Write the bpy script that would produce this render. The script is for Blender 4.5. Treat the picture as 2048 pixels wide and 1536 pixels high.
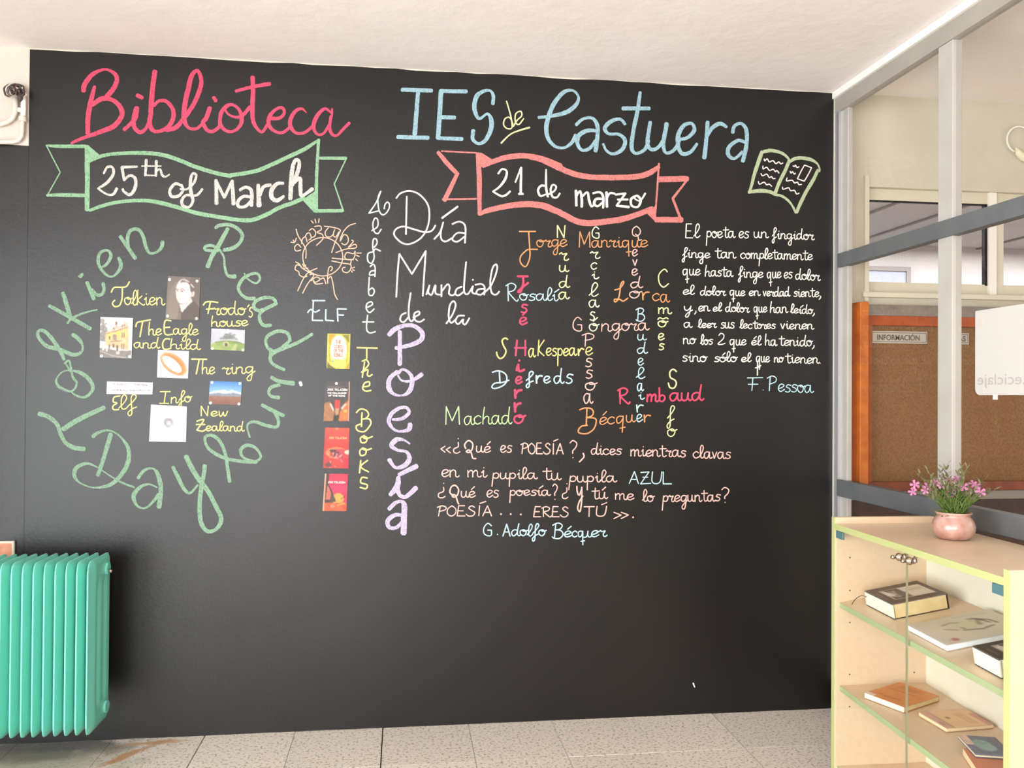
import bpy, bmesh, math, random
import numpy as np
from mathutils import Vector
random.seed(7)
for o in list(bpy.data.objects): bpy.data.objects.remove(o)
S = bpy.context.scene
COL = S.collection
PI = math.pi
# ------------------------------------------------------------------ camera
F, YAW, PIT, ROL, CZ = 1694.2, 0.12882, 0.00938, 0.00693, 1.35076
CD = 3.45            # distance of the camera from the black wall (plane y = 0)
H = 2.6576           # ceiling height
XP = 1.848           # front plane of the glazed partition
_f = Vector((math.sin(YAW)*math.cos(PIT), math.cos(YAW)*math.cos(PIT), math.sin(PIT)))
_r = Vector((math.cos(YAW), -math.sin(YAW), 0)); _u = _r.cross(_f)
CR = math.cos(ROL)*_r + math.sin(ROL)*_u
CU = -math.sin(ROL)*_r + math.cos(ROL)*_u
EYE = Vector((0, -CD, CZ))
cam = bpy.data.cameras.new('camera'); camo = bpy.data.objects.new('camera', cam); COL.objects.link(camo)
cam.sensor_width = 36; cam.lens = F/2048*36; cam.clip_start = .05; cam.clip_end = 100
from mathutils import Matrix
m = Matrix.Identity(4)
for i in range(3):
    m[i][0] = CR[i]; m[i][1] = CU[i]; m[i][2] = -_f[i]; m[i][3] = EYE[i]
camo.matrix_world = m
S.camera = camo
def at(px, py, ax, val):                      # where the line of sight of a photo pixel meets a world plane
    d = _f + (px-1024)/F*CR - (py-768)/F*CU
    return EYE + d*((val-EYE[ax])/d[ax])
def at_plane(px, py, P, N):
    d = _f + (px-1024)/F*CR - (py-768)/F*CU
    return EYE + d*((P-EYE).dot(N)/d.dot(N))
# ------------------------------------------------------------------ light
S.view_settings.view_transform = 'Standard'; S.view_settings.look = 'None'
S.view_settings.exposure = -0.2; S.view_settings.gamma = 1; S.view_settings.use_curve_mapping = False
w = bpy.data.worlds.new('world'); S.world = w; w.use_nodes = True
w.node_tree.nodes['Background'].inputs[0].default_value = (.82, .91, 1, 1)
w.node_tree.nodes['Background'].inputs[1].default_value = 2.0
def area(name, loc, rot, sx, sy, power, col=(1, 1, 1)):
    l = bpy.data.lights.new(name, 'AREA'); l.shape = 'RECTANGLE'; l.size = sx; l.size_y = sy; l.energy = power; l.color = col
    o = bpy.data.objects.new(name, l); COL.objects.link(o); o.location = loc; o.rotation_euler = rot
    return o
area('daylight_left', (-2.95, -4.45, 1.10), (0, -PI/2, 0), 2.4, 4.9, 540, (.88, .95, 1))      # outside the glazed left wall
area('fill_rear', (-1.3, -7.3, 1.35), (PI/2, 0, 0), 2.2, 2.3, 210, (.95, .97, 1))           # unseen fill light added outside an opening in the rear wall
area('corridor_daylight', (5.05, -2.6, 1.5), (0, PI/2, 0), 1.8, 2.4, 24, (1, .9, .78))      # window of the room behind the glass
area('hall_fill', (3.3, 1.0, 2.33), (0, 0, 0), 2.6, 1.4, 130, (.95, .96, 1))  # added fill light under the hall ceiling, brightens the view through the high window

# ------------------------------------------------------------------ materials
def lin(c):
    if isinstance(c, str): c = tuple(int(c[i:i+2], 16) for i in (0, 2, 4))
    return tuple(((v/255)/12.92 if v/255 <= .04045 else ((v/255+.055)/1.055)**2.4) for v in c)
MC = {}
def mat(name, col, rough=.5, spec=.5, metal=0, noise=None, bump=None, col2=None, trans=0, coat=0):
    if name in MC: return MC[name]
    M = bpy.data.materials.new(name); M.use_nodes = True; nt = M.node_tree; b = nt.nodes['Principled BSDF']
    c = (*lin(col), 1)
    b.inputs['Base Color'].default_value = c; b.inputs['Roughness'].default_value = rough
    b.inputs['Metallic'].default_value = metal; b.inputs['Specular IOR Level'].default_value = spec
    b.inputs['Coat Weight'].default_value = coat
    tc = nt.nodes.new('ShaderNodeTexCoord')
    if noise or col2:
        n = nt.nodes.new('ShaderNodeTexNoise'); n.inputs['Scale'].default_value = noise or 5; n.inputs['Detail'].default_value = 5
        nt.links.new(tc.outputs['Object'], n.inputs['Vector'])
        mx = nt.nodes.new('ShaderNodeMix'); mx.data_type = 'RGBA'
        r = nt.nodes.new('ShaderNodeValToRGB'); r.color_ramp.elements[0].position = .35; r.color_ramp.elements[1].position = .68
        nt.links.new(n.outputs['Fac'], r.inputs['Fac']); nt.links.new(r.outputs['Color'], mx.inputs[0])
        mx.inputs[6].default_value = c
        mx.inputs[7].default_value = (*lin(col2), 1) if col2 else tuple([v*.9 for v in c[:3]]+[1])
        nt.links.new(mx.outputs[2], b.inputs['Base Color'])
    if bump:
        n2 = nt.nodes.new('ShaderNodeTexNoise'); n2.inputs['Scale'].default_value = bump[0]; n2.inputs['Detail'].default_value = 4
        nt.links.new(tc.outputs['Object'], n2.inputs['Vector'])
        bp = nt.nodes.new('ShaderNodeBump'); bp.inputs['Strength'].default_value = bump[1]; bp.inputs['Distance'].default_value = .01
        nt.links.new(n2.outputs['Fac'], bp.inputs['Height']); nt.links.new(bp.outputs['Normal'], b.inputs['Normal'])
    MC[name] = M; return M
BOARD = '1a1817'
def chalk(name, col, cov=.75, scale=330):
    key = 'chalk_'+name
    if key in MC: return MC[key]
    M = bpy.data.materials.new(key); M.use_nodes = True; nt = M.node_tree; b = nt.nodes['Principled BSDF']
    b.inputs['Roughness'].default_value = .7; b.inputs['Specular IOR Level'].default_value = .35
    tc = nt.nodes.new('ShaderNodeTexCoord'); n = nt.nodes.new('ShaderNodeTexNoise')
    n.inputs['Scale'].default_value = scale; n.inputs['Detail'].default_value = 3; n.inputs['Roughness'].default_value = .65
    mp = nt.nodes.new('ShaderNodeMapping'); mp.inputs['Rotation'].default_value = (0, .5, 0); mp.inputs['Scale'].default_value = (1, 1, .45)
    nt.links.new(tc.outputs['Object'], mp.inputs['Vector']); nt.links.new(mp.outputs['Vector'], n.inputs['Vector'])
    r = nt.nodes.new('ShaderNodeValToRGB'); e = r.color_ramp.elements
    t = .5+(.5-cov)*.32
    e[0].position = t-.12; e[1].position = t+.09
    e[0].color = (.36, .36, .36, 1) ; e[1].color = (1, 1, 1, 1)
    mx = nt.nodes.new('ShaderNodeMix'); mx.data_type = 'RGBA'
    mx.inputs[6].default_value = (*lin(BOARD), 1); mx.inputs[7].default_value = (*lin(col), 1)
    nt.links.new(n.outputs['Fac'], r.inputs['Fac']); nt.links.new(r.outputs['Color'], mx.inputs[0]); nt.links.new(mx.outputs[2], b.inputs['Base Color'])
    MC[key] = M; return M
def glass(name, tint=(1, 1, 1), refl=1.0, rough=0.02):
    M = bpy.data.materials.new(name); M.use_nodes = True; nt = M.node_tree
    for n in list(nt.nodes): nt.nodes.remove(n)
    out = nt.nodes.new('ShaderNodeOutputMaterial'); t = nt.nodes.new('ShaderNodeBsdfTransparent'); g = nt.nodes.new('ShaderNodeBsdfGlossy')
    t.inputs[0].default_value = (*tint, 1); g.inputs['Roughness'].default_value = rough
    fr = nt.nodes.new('ShaderNodeFresnel'); fr.inputs[0].default_value = 1.45
    mu = nt.nodes.new('ShaderNodeMath'); mu.operation = 'MULTIPLY'; mu.inputs[1].default_value = refl
    mx = nt.nodes.new('ShaderNodeMixShader')
    ge = nt.nodes.new('ShaderNodeNewGeometry'); iv = nt.nodes.new('ShaderNodeMath'); iv.operation = 'SUBTRACT'; iv.inputs[0].default_value = 1; nt.links.new(ge.outputs['Backfacing'], iv.inputs[1])
    m2 = nt.nodes.new('ShaderNodeMath'); m2.operation = 'MULTIPLY'; nt.links.new(mu.outputs[0], m2.inputs[0]); nt.links.new(iv.outputs[0], m2.inputs[1])
    nt.links.new(fr.outputs[0], mu.inputs[0]); nt.links.new(m2.outputs[0], mx.inputs[0])
    nt.links.new(t.outputs[0], mx.inputs[1]); nt.links.new(g.outputs[0], mx.inputs[2]); nt.links.new(mx.outputs[0], out.inputs[0])
    return M
def vcmat(name, rough=.45, spec=.4):
    M = bpy.data.materials.new(name); M.use_nodes = True; nt = M.node_tree; b = nt.nodes['Principled BSDF']
    a = nt.nodes.new('ShaderNodeAttribute'); a.attribute_name = 'Col'
    nt.links.new(a.outputs['Color'], b.inputs['Base Color']); b.inputs['Roughness'].default_value = rough; b.inputs['Specular IOR Level'].default_value = spec
    return M
mWall = mat('white_plaster', 'd8cdc3', .8, .3, noise=2.5, col2='cfc3b7', bump=(30, .12))
mCeil = mat('ceiling_plaster', 'f4ece8', .85, .3, noise=1.6, col2='efe5df', bump=(14, .25))
mWall2 = mat('cream_wall_paint', 'd2cbba', .8, .3, noise=3, col2='c9c0ae', bump=(60, .15))
mBoard = mat('black_board_paint', '12100f', .36, .42, noise=1.7, col2='171413', bump=(90, .05))
mGrey = mat('grey_painted_metal', 'a59e95', .45, .4, noise=9, col2='9c968d')
mGreyD = mat('dark_grey_painted_bar', '666869', .5, .4, noise=12, col2='5f6163')
mPost = mat('pale_grey_painted_metal', 'b9b5ae', .45, .4, noise=8, col2='b2ada6')
mWhiteP = mat('white_paint', 'f4efe6', .5, .4)
mAlu = mat('aluminium', 'c4c4c6', .35, .5, .6)
mDadoW = mat('dark_brown_wood', '4a332b', .5, .4, noise=14, col2='3c2822')
mGlass = glass('clear_glass', (.96, .955, .945), .5)
mDoorG = glass('cabinet_glass', (.985, .995, .985), .5)
mSash = mat('cream_sash_paint', 'd8cfbc', .5, .4)
mOrange = mat('orange_varnished_wood', 'c26a1c', .4, .5, noise=18, col2='a8520f')
mRust = mat('reddish_varnished_wood', '8a3f1c', .45, .5, noise=18, col2='74300f')
mCork = mat('cork_board', '8d6a48', .85, .2, noise=160, col2='7a5837', bump=(200, .2))
mLam = mat('beech_laminate', 'dfc5a6', .36, .45, noise=60, col2='dbc0a0')
mLamW = mat('white_laminate_back', 'f1eadb', .45, .45, noise=40, col2='eee6d5')
mEdge = mat('lime_edge_band', 'b9bd80', .4, .45)
mEdge2 = mat('pale_green_edge_band', 'a9b387', .4, .45)
mChrome = mat('chrome', 'b9a89c', .12, .5, 1)
mHinge = mat('blue_grey_hinge_plate', '4f7377', .4, .5)
mBlackD = mat('black_gap', '1c1a1c', .6, .2)
mPaper = mat('white_paper', 'dad7d4', .7, .3)
mPages = mat('book_pages', 'f3eedd', .75, .2, noise=3, col2='ebe2c8')
mPagesY = mat('yellowed_pages', 'dcc596', .75, .2, noise=30, col2='d2b985')
mPin = mat('white_pin', 'fffaf0', .3, .5)

# ------------------------------------------------------------------ helpers
def link(name, me, m, parent=None):
    o = bpy.data.objects.new(name, me); COL.objects.link(o)
    for x in (m if isinstance(m, (list, tuple)) else [m]): me.materials.append(x)
    if parent: o.parent = parent
    return o
def obj(name, bm, m, parent=None, smooth=False):
    me = bpy.data.meshes.new(name); bm.normal_update(); bm.to_mesh(me); bm.free()
    if smooth:
        for p in me.polygons: p.use_smooth = True
    return link(name, me, m, parent)
def thing(name, label, cat, loc=(0, 0, 0), rz=0, group=None):
    o = bpy.data.objects.new(name, None); COL.objects.link(o); o.location = loc; o.rotation_euler = (0, 0, rz)
    o.empty_display_size = .05
    return tag(o, label, cat, group)
def tag(o, label, cat, group=None):
    o['label'] = label; o['category'] = cat
    if group: o['group'] = group
    return o
def struct(o): o['kind'] = 'structure'; return o
def lab(o, s): o['label'] = s; return o
def bx(bm, x0, x1, y0, y1, z0, z1, bev=0):
    r = bmesh.ops.create_cube(bm, size=1); vs = r['verts']
    for v in vs:
        v.co = Vector(((x0+x1)/2+v.co.x*abs(x1-x0), (y0+y1)/2+v.co.y*abs(y1-y0), (z0+z1)/2+v.co.z*abs(z1-z0)))
    if bev:
        es = list({e for v in vs for e in v.link_edges})
        bmesh.ops.bevel(bm, geom=es, offset=bev, segments=2, affect='EDGES', profile=.5)
    return vs
def box(name, b, m, parent=None, bev=0):
    bm = bmesh.new(); bx(bm, *b, bev=bev); return obj(name, bm, m, parent)
def hexa(name, pts, m, parent=None, bev=0):        # 8 corners: bottom 4 then top 4
    bm = bmesh.new(); v = [bm.verts.new(p) for p in pts]
    for f in ((3, 2, 1, 0), (4, 5, 6, 7), (0, 1, 5, 4), (1, 2, 6, 5), (2, 3, 7, 6), (3, 0, 4, 7)): bm.faces.new([v[i] for i in f])
    bmesh.ops.recalc_face_normals(bm, faces=bm.faces[:])
    if bev: bmesh.ops.bevel(bm, geom=bm.edges[:], offset=bev, segments=2, affect='EDGES', profile=.5)
    return obj(name, bm, m, parent)
def tube(bm, pts, r, n=8, cap=True):
    pts = [Vector(p) for p in pts]; rings = []
    up = Vector((.13, .31, .94))
    for i, p in enumerate(pts):
        d = (pts[min(i+1, len(pts)-1)]-pts[max(i-1, 0)]).normalized()
        a = d.cross(up)
        if a.length < .05: a = d.cross(Vector((1, 0, 0)))
        a.normalize(); b = d.cross(a); rr = r[i] if isinstance(r, (list, tuple)) else r
        rings.append([bm.verts.new(p+a*rr*math.cos(2*PI*k/n)+b*rr*math.sin(2*PI*k/n)) for k in range(n)])
    for i in range(len(rings)-1):
        for k in range(n): bm.faces.new((rings[i][k], rings[i][(k+1) % n], rings[i+1][(k+1) % n], rings[i+1][k]))
    if cap: bm.faces.new(rings[0][::-1]); bm.faces.new(rings[-1])
def lathe(bm, prof, c=(0, 0, 0), n=32, axis='z'):
    rings = []
    for r, h in prof:
        ring = []
        for k in range(n):
            a = 2*PI*k/n; x, y = r*math.cos(a), r*math.sin(a)
            p = (x, y, h) if axis == 'z' else ((h, x, y) if axis == 'x' else (x, h, y))
            ring.append(bm.verts.new((c[0]+p[0], c[1]+p[1], c[2]+p[2])))
        rings.append(ring)
    for i in range(len(rings)-1):
        for k in range(n): bm.faces.new((rings[i][k], rings[i][(k+1) % n], rings[i+1][(k+1) % n], rings[i+1][k]))
    bm.faces.new(rings[0][::-1]); bm.faces.new(rings[-1])
    bmesh.ops.recalc_face_normals(bm, faces=bm.faces[:])

# ------------------------------------------------------------------ room shell
XL, XR, YR = -2.6, 5.0, -7.0
wx0, wx1 = 2.003, 3.45
wz0, wz1 = 1.79, 2.255
bm = bmesh.new()
bx(bm, XL, wx0, 0, .12, 0, H); bx(bm, wx1, XR, 0, .12, 0, H); bx(bm, wx0, wx1, 0, .12, 0, wz0); bx(bm, wx0, wx1, 0, .12, wz1, H)
wall_back = struct(obj('wall_back', bm, mWall2))
lab(wall_back, 'long rear wall, painted black on the left and cream behind the glass partition')
# white plaster patch top left and black paint layer
PX, PZ = -1.427, 2.283
box('white_plaster_patch', (XL, PX, -.001, 0, PZ, H), mWall, wall_back)
bm = bmesh.new()
random.seed(3)
def strip(x0, x1, n, zt):
    prev = None
    for i in range(n+1):
        x = x0+(x1-x0)*i/n
        v = (bm.verts.new((x, -.0012, -.001+random.uniform(0, .0022))), bm.verts.new((x, -.0012, zt-random.uniform(0, .005))))
        if prev: bm.faces.new((prev[0], v[0], v[1], prev[1]))
        prev = v
strip(XL, PX+.001, 14, PZ+.002); strip(PX, 1.843, 40, H-.001)
paint = obj('black_paint', bm, mBoard, wall_back)
for p in paint.data.polygons:
    if p.normal.y > 0: p.flip()
lab(paint, 'matt black chalkboard paint covering most of the wall')

def wall_rect(name, b, m=mWall): return struct(box(name, b, m))
bm = bmesh.new()    # left wall with a wide glazed opening
bx(bm, XL-.12, XL, -2.0, .12, 0, H); bx(bm, XL-.12, XL, YR, -6.9, 0, H); bx(bm, XL-.12, XL, -6.9, -2.0, 2.35, H); bx(bm, XL-.12, XL, -6.9, -2.0, 0, .05)
struct(obj('wall_left', bm, mWall))
win = thing('window_2', '', ''); del win['label']; del win['category']; struct(win); win.location = (XL-.06, -4.45, 0)
for yy in (-2.42, -1.22, 0, 1.22, 2.42): box('mullion', (-.03, .03, yy-.03, yy+.03, .05, 2.35), mWhiteP, win)
for zz in (.07, 1.1, 2.33): box('rail', (-.025, .025, -2.42, 2.42, zz-.025, zz+.025), mWhiteP, win)
for k in range(4): box('pane', (-.003, .003, -2.39+k*1.22, -1.25+k*1.22, .1, 2.31), mGlass, win)
bm = bmesh.new()  # rear wall, with an opening added to let the fill light in
bx(bm, XL, -2.4, YR-.12, YR, 0, H); bx(bm, -.2, XR, YR-.12, YR, 0, H); bx(bm, -2.4, -.2, YR-.12, YR, 2.5, H); bx(bm, -2.4, -.2, YR-.12, YR, 0, .2)
struct(obj('wall_rear', bm, mWall))
bm = bmesh.new()    # right wall of the room behind the glass, with a window opening
bx(bm, XR, XR+.12, -1.3, .12, 0, H, ); bx(bm, XR, XR+.12, YR, -3.9, 0, H); bx(bm, XR, XR+.12, -3.9, -1.3, 2.4, H); bx(bm, XR, XR+.12, -3.9, -1.3, 0, .6)
struct(obj('wall_right_far', bm, mWall2))
struct(box('ceiling', (XL, XR, YR, .12, H, H+.12), mCeil))

# floor with terrazzo tiles
def tile_mat():
    M = bpy.data.materials.new('terrazzo'); M.use_nodes = True; nt = M.node_tree; b = nt.nodes['Principled BSDF']
    N = nt.nodes.new; L = nt.links.new
    geo = N('ShaderNodeNewGeometry')
    vo = N('ShaderNodeTexVoronoi'); vo.inputs['Scale'].default_value = 75; L(geo.outputs['Position'], vo.inputs['Vector'])
    n = N('ShaderNodeTexNoise'); n.inputs['Scale'].default_value = 90; n.inputs['Detail'].default_value = 3; L(geo.outputs['Position'], n.inputs['Vector'])
    r = N('ShaderNodeValToRGB'); e = r.color_ramp.elements; e[0].position = .36; e[0].color = (*lin('b3a592'), 1); e[1].position = .45; e[1].color = (*lin('e6dbcf'), 1)
    x = e.new(.62); x.color = (*lin('efe6dc'), 1); x = e.new(.70); x.color = (*lin('cfc1b1'), 1)
    L(n.outputs['Fac'], r.inputs['Fac'])
    oi = N('ShaderNodeObjectInfo'); mr = N('ShaderNodeMapRange'); mr.inputs[3].default_value = .93; mr.inputs[4].default_value = 1.03; L(oi.outputs['Random'], mr.inputs[0])
    mu = N('ShaderNodeMix'); mu.data_type = 'RGBA'; mu.blend_type = 'MULTIPLY'; mu.inputs[0].default_value = 1; L(r.outputs['Color'], mu.inputs[6]); L(mr.outputs[0], mu.inputs[7])
    last = mu.outputs[2]
    # grey patches under the radiator and rust run beside it: marks with a shape of their own
    big = N('ShaderNodeTexNoise'); big.inputs['Scale'].default_value = 9; big.inputs['Detail'].default_value = 4; L(geo.outputs['Position'], big.inputs['Vector'])
    def blob(last, cx, cy, sx, sy, col, amt, rot=0):
        mp = N('ShaderNodeMapping'); mp.vector_type = 'TEXTURE'; mp.inputs['Location'].default_value = (cx, cy, 0); mp.inputs['Rotation'].default_value = (0, 0, rot); mp.inputs['Scale'].default_value = (sx, sy, 1)
        L(geo.outputs['Position'], mp.inputs['Vector'])
        ln = N('ShaderNodeVectorMath'); ln.operation = 'LENGTH'; L(mp.outputs[0], ln.inputs[0])
        ad = N('ShaderNodeMath'); ad.operation = 'MULTIPLY_ADD'; ad.inputs[1].default_value = 1.6; ad.inputs[2].default_value = -.8; L(big.outputs['Fac'], ad.inputs[0])
        s = N('ShaderNodeMath'); s.operation = 'ADD'; L(ln.outputs['Value'], s.inputs[0]); L(ad.outputs[0], s.inputs[1])
        m = N('ShaderNodeMapRange'); m.inputs[1].default_value = .6; m.inputs[2].default_value = 1.05; m.inputs[3].default_value = amt; m.inputs[4].default_value = 0; L(s.outputs[0], m.inputs[0])
        mx = N('ShaderNodeMix'); mx.data_type = 'RGBA'; L(m.outputs[0], mx.inputs[0]); L(last, mx.inputs[6]); mx.inputs[7].default_value = (*lin(col), 1)
        return mx.outputs[2]
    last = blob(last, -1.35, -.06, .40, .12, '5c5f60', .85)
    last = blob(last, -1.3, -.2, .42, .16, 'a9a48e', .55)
    last = blob(last, -1.0, -.16, .16, .03, 'c28a55', .8, .9)
    last = blob(last, -.93, -.05, .14, .02, 'd0a070', .7, .1)
    L(last, b.inputs['Base Color']); b.inputs['Roughness'].default_value = .33; b.inputs['Specular IOR Level'].default_value = .4
    return M
mTile = tile_mat()
mGrout = mat('dark_grout', '5c4a40', .8, .2)
floor = struct(box('floor', (XL, XR, YR, .12, -.08, -.012), mGrout))
bm = bmesh.new(); bx(bm, -.5, .5, -.5, .5, -.012, 0)
bmesh.ops.bevel(bm, geom=[e for e in bm.edges if all(v.co.z > -.001 for v in e.verts)], offset=.0015, segments=1, affect='EDGES')
tme = bpy.data.meshes.new('tile'); bm.to_mesh(tme); bm.free(); tme.materials.append(mTile)
P = .3435
dark = {2, 4, 8}
for i in range(-4, 18):
    for j in range(0, 7):
        x0 = -1.44+P*i; x1 = x0+P; y1 = -P*j if j else 0; y0 = -P*(j+1)
        if j == 0: y0 = -.352; y1 = -.001
        if j == 1: y1 = -.352
        if x0 < XL-.01 and x1 > XL: x0 = XL
        if x1 > XR: continue
        g0 = .0022 if i in dark else .0006; g1 = .0022 if (i+1) in dark else .0006
        o = bpy.data.objects.new('tile', tme); COL.objects.link(o); o.parent = floor
        o.location = ((x0+g0+x1-g1)/2, (y0+y1)/2, random.uniform(-.0006, .0)); o.scale = (x1-x0-g0-g1, y1-y0-.0014, 1)
bm = bmesh.new()
bx(bm, XL, XR, YR, -P*7-.001, -.012, -.001)
far = obj('terrazzo_surface', bm, mTile, floor); far['kind'] = 'stuff'
# dark wooden dado and ledge of the room behind the glass
struct(box('trim_1', (1.885, XR, -.02, 0, 0, .895), mDadoW))
struct(box('trim_2', (1.885, XR, -.035, 0, .897, .934), mat('grey_ledge', '8f8880', .5, .4)))

# ------------------------------------------------------------------ glazed partition (right wall of the room)
PT = 1.882
part = bpy.data.objects.new('wall_right', None); COL.objects.link(part); part.location = (XP, -3, 0); struct(part)
lab(part, 'grey framed glass partition on the right with crossbars and posts')
def pbox(name, b, m, bev=0):
    b = (b[0]-XP, b[1]-XP, b[2]+3, b[3]+3, b[4], b[5]); return box(name, b, m, part, bev)
pbox('ceiling_batten', (XP-.012, PT, YR, -.001, 2.628, H-.001), mWhiteP)
pbox('head_rail', (XP, PT, YR, -.001, 2.565, 2.628), mGrey)
lab(pbox('jamb', (XP, PT, -.036, -.001, 0, 2.565), mAlu), 'pale metallic jamb beside the black wall')
pbox('jamb', (XP+.012, PT, -.088, -.036, 0, 2.565), mPost)
ys = [-.710, -1.66, -2.6, -3.55, -4.5, -5.45, -6.4]
for y in ys: pbox('post', (XP+.004, PT+.006, y-.078, y, 0, 2.565), mPost, .002)
bar1 = pbox('crossbar', (XP-.006, PT, YR, -.036, 1.893, 1.952), mGreyD, .003)
bar2 = pbox('crossbar', (XP-.006, PT, YR, -.036, .917, .987), mGreyD, .003)
pbox('base_rail', (XP, PT, YR, -.001, 0, .12), mGreyD)
edges = [-.088]+[v for y in ys for v in (y, y-.078)]+[YR]
for a, b in zip(edges[::2], edges[1::2]):
    for z0, z1 in ((.12, .917), (.987, 1.893), (1.952, 2.565)):
        if a-b < .02: continue
        pbox('glass_pane', (1.865, 1.869, b+.001, a-.001, z0+.001, z1-.001), mGlass)

# paper notice stuck on the far side of the glass, seen from behind
def ribbon_mesh(name, strokes, conv, m, parent, nseg=5, jit=.0):
    bm = bmesh.new(); k = 0; cnt = 0
    for st in strokes:
        for pts in st:
            k += 1
            if len(pts) == 1: pts = pts+[(pts[0][0]+.5, pts[0][1]+.3, pts[0][2])]
            P_ = [pts[0]]+list(pts)+[pts[-1]]; out = []
            for i in range(1, len(P_)-2):
                p0, p1, p2, p3 = P_[i-1:i+3]
                ns = nseg if len(pts) > 2 else max(2, int(math.dist(p1[:2], p2[:2])/8))
                for s in range(ns):
                    t = s/ns; out.append(tuple(.5*(2*p1[c]+(p2[c]-p0[c])*t+(2*p0[c]-5*p1[c]+4*p2[c]-p3[c])*t*t+(3*p1[c]-p0[c]-3*p2[c]+p3[c])*t**3) for c in range(3)))
            out.append(pts[-1])
            # blunt end caps
            def ext(a, b, f):
                d = math.dist(a[:2], b[:2]) or 1; return (a[0]+(a[0]-b[0])/d*a[2]*f, a[1]+(a[1]-b[1])/d*a[2]*f, a[2]*.55)
            out = [ext(out[0], out[1], .3)]+out+[ext(out[-1], out[-2], .3)]
            prev = None; lastn = None
            for i, (x, y, wd) in enumerate(out):
                cnt += 1
                a = out[max(i-1, 0)]; b = out[min(i+1, len(out)-1)]
                dx, dy = b[0]-a[0], b[1]-a[1]; L_ = math.hypot(dx, dy)
                if L_ < 1e-6: nx, ny = lastn or (0, 1)
                else: nx, ny = -dy/L_, dx/L_
                lastn = (nx, ny); h = max(wd, .6)/2
                j1, j2 = (1+random.uniform(-jit, jit)), (1+random.uniform(-jit, jit))
                v1 = bm.verts.new(conv(x+nx*h*j1, y+ny*h*j1, cnt)); v2 = bm.verts.new(conv(x-nx*h*j2, y-ny*h*j2, cnt))
                if prev: bm.faces.new((prev[0], prev[1], v2, v1))
                prev = (v1, v2)
    return obj(name, bm, m, parent)
def parse(s, w):
    out = []
    for st in s.split('|'):
        cur = []; w0 = w
        for tok in st.replace('!', ' ! ').split():
            if tok == '!':
                if cur: out.append(cur); cur = [cur[-1]]
                continue
            v = [float(t) for t in tok.split(',')]
            if len(v) > 2: w0 = v[2]
            cur.append((v[0], v[1], w0))
        if cur: out.append(cur)
    return out
_lay = [0]
def wall_conv(layer):
    def c(x, y, k):
        p = at(x, y, 1, 0); return (p.x, -.0016-layer*.00005-k*.0000012, p.z)
    return c
def draw(T, s, col, w, cov=.75, jit=.07, name='chalk_drawing', label=None, scale=330):
    """T = (ox, oy, s) of the zoomed view; strokes as 'x,y[,w] ... | ...', widths in photo pixels"""
    _lay[0] = (_lay[0]+1) % 14
    ox, oy, sc = T
    st = [[(ox+sc*x, oy+sc*y, ww) for x, y, ww in pts] for pts in parse(s, w)]
    o = ribbon_mesh(name, [st], wall_conv(_lay[0]), chalk('%s_%d' % (col, int(cov*100)), col, cov, scale), wall_back, 6 if w > 4 else 5, jit)
    if label: lab(o, label)
    return o
def filled(T, polys, col, cov=.75, name='chalk_fill'):
    _lay[0] = (_lay[0]+1) % 14
    ox, oy, sc = T; bm = bmesh.new(); cv = wall_conv(_lay[0])
    for pl in polys:
        f = bm.faces.new([bm.verts.new(cv(ox+sc*x, oy+sc*y, 1)) for x, y in pl])
    bmesh.ops.triangulate(bm, faces=bm.faces[:])
    o = obj(name, bm, chalk('%s_%d' % (col, int(cov*100)), col, cov), wall_back)
    for p in o.data.polygons:
        if p.normal.y > 0: p.flip()
    return o

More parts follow.
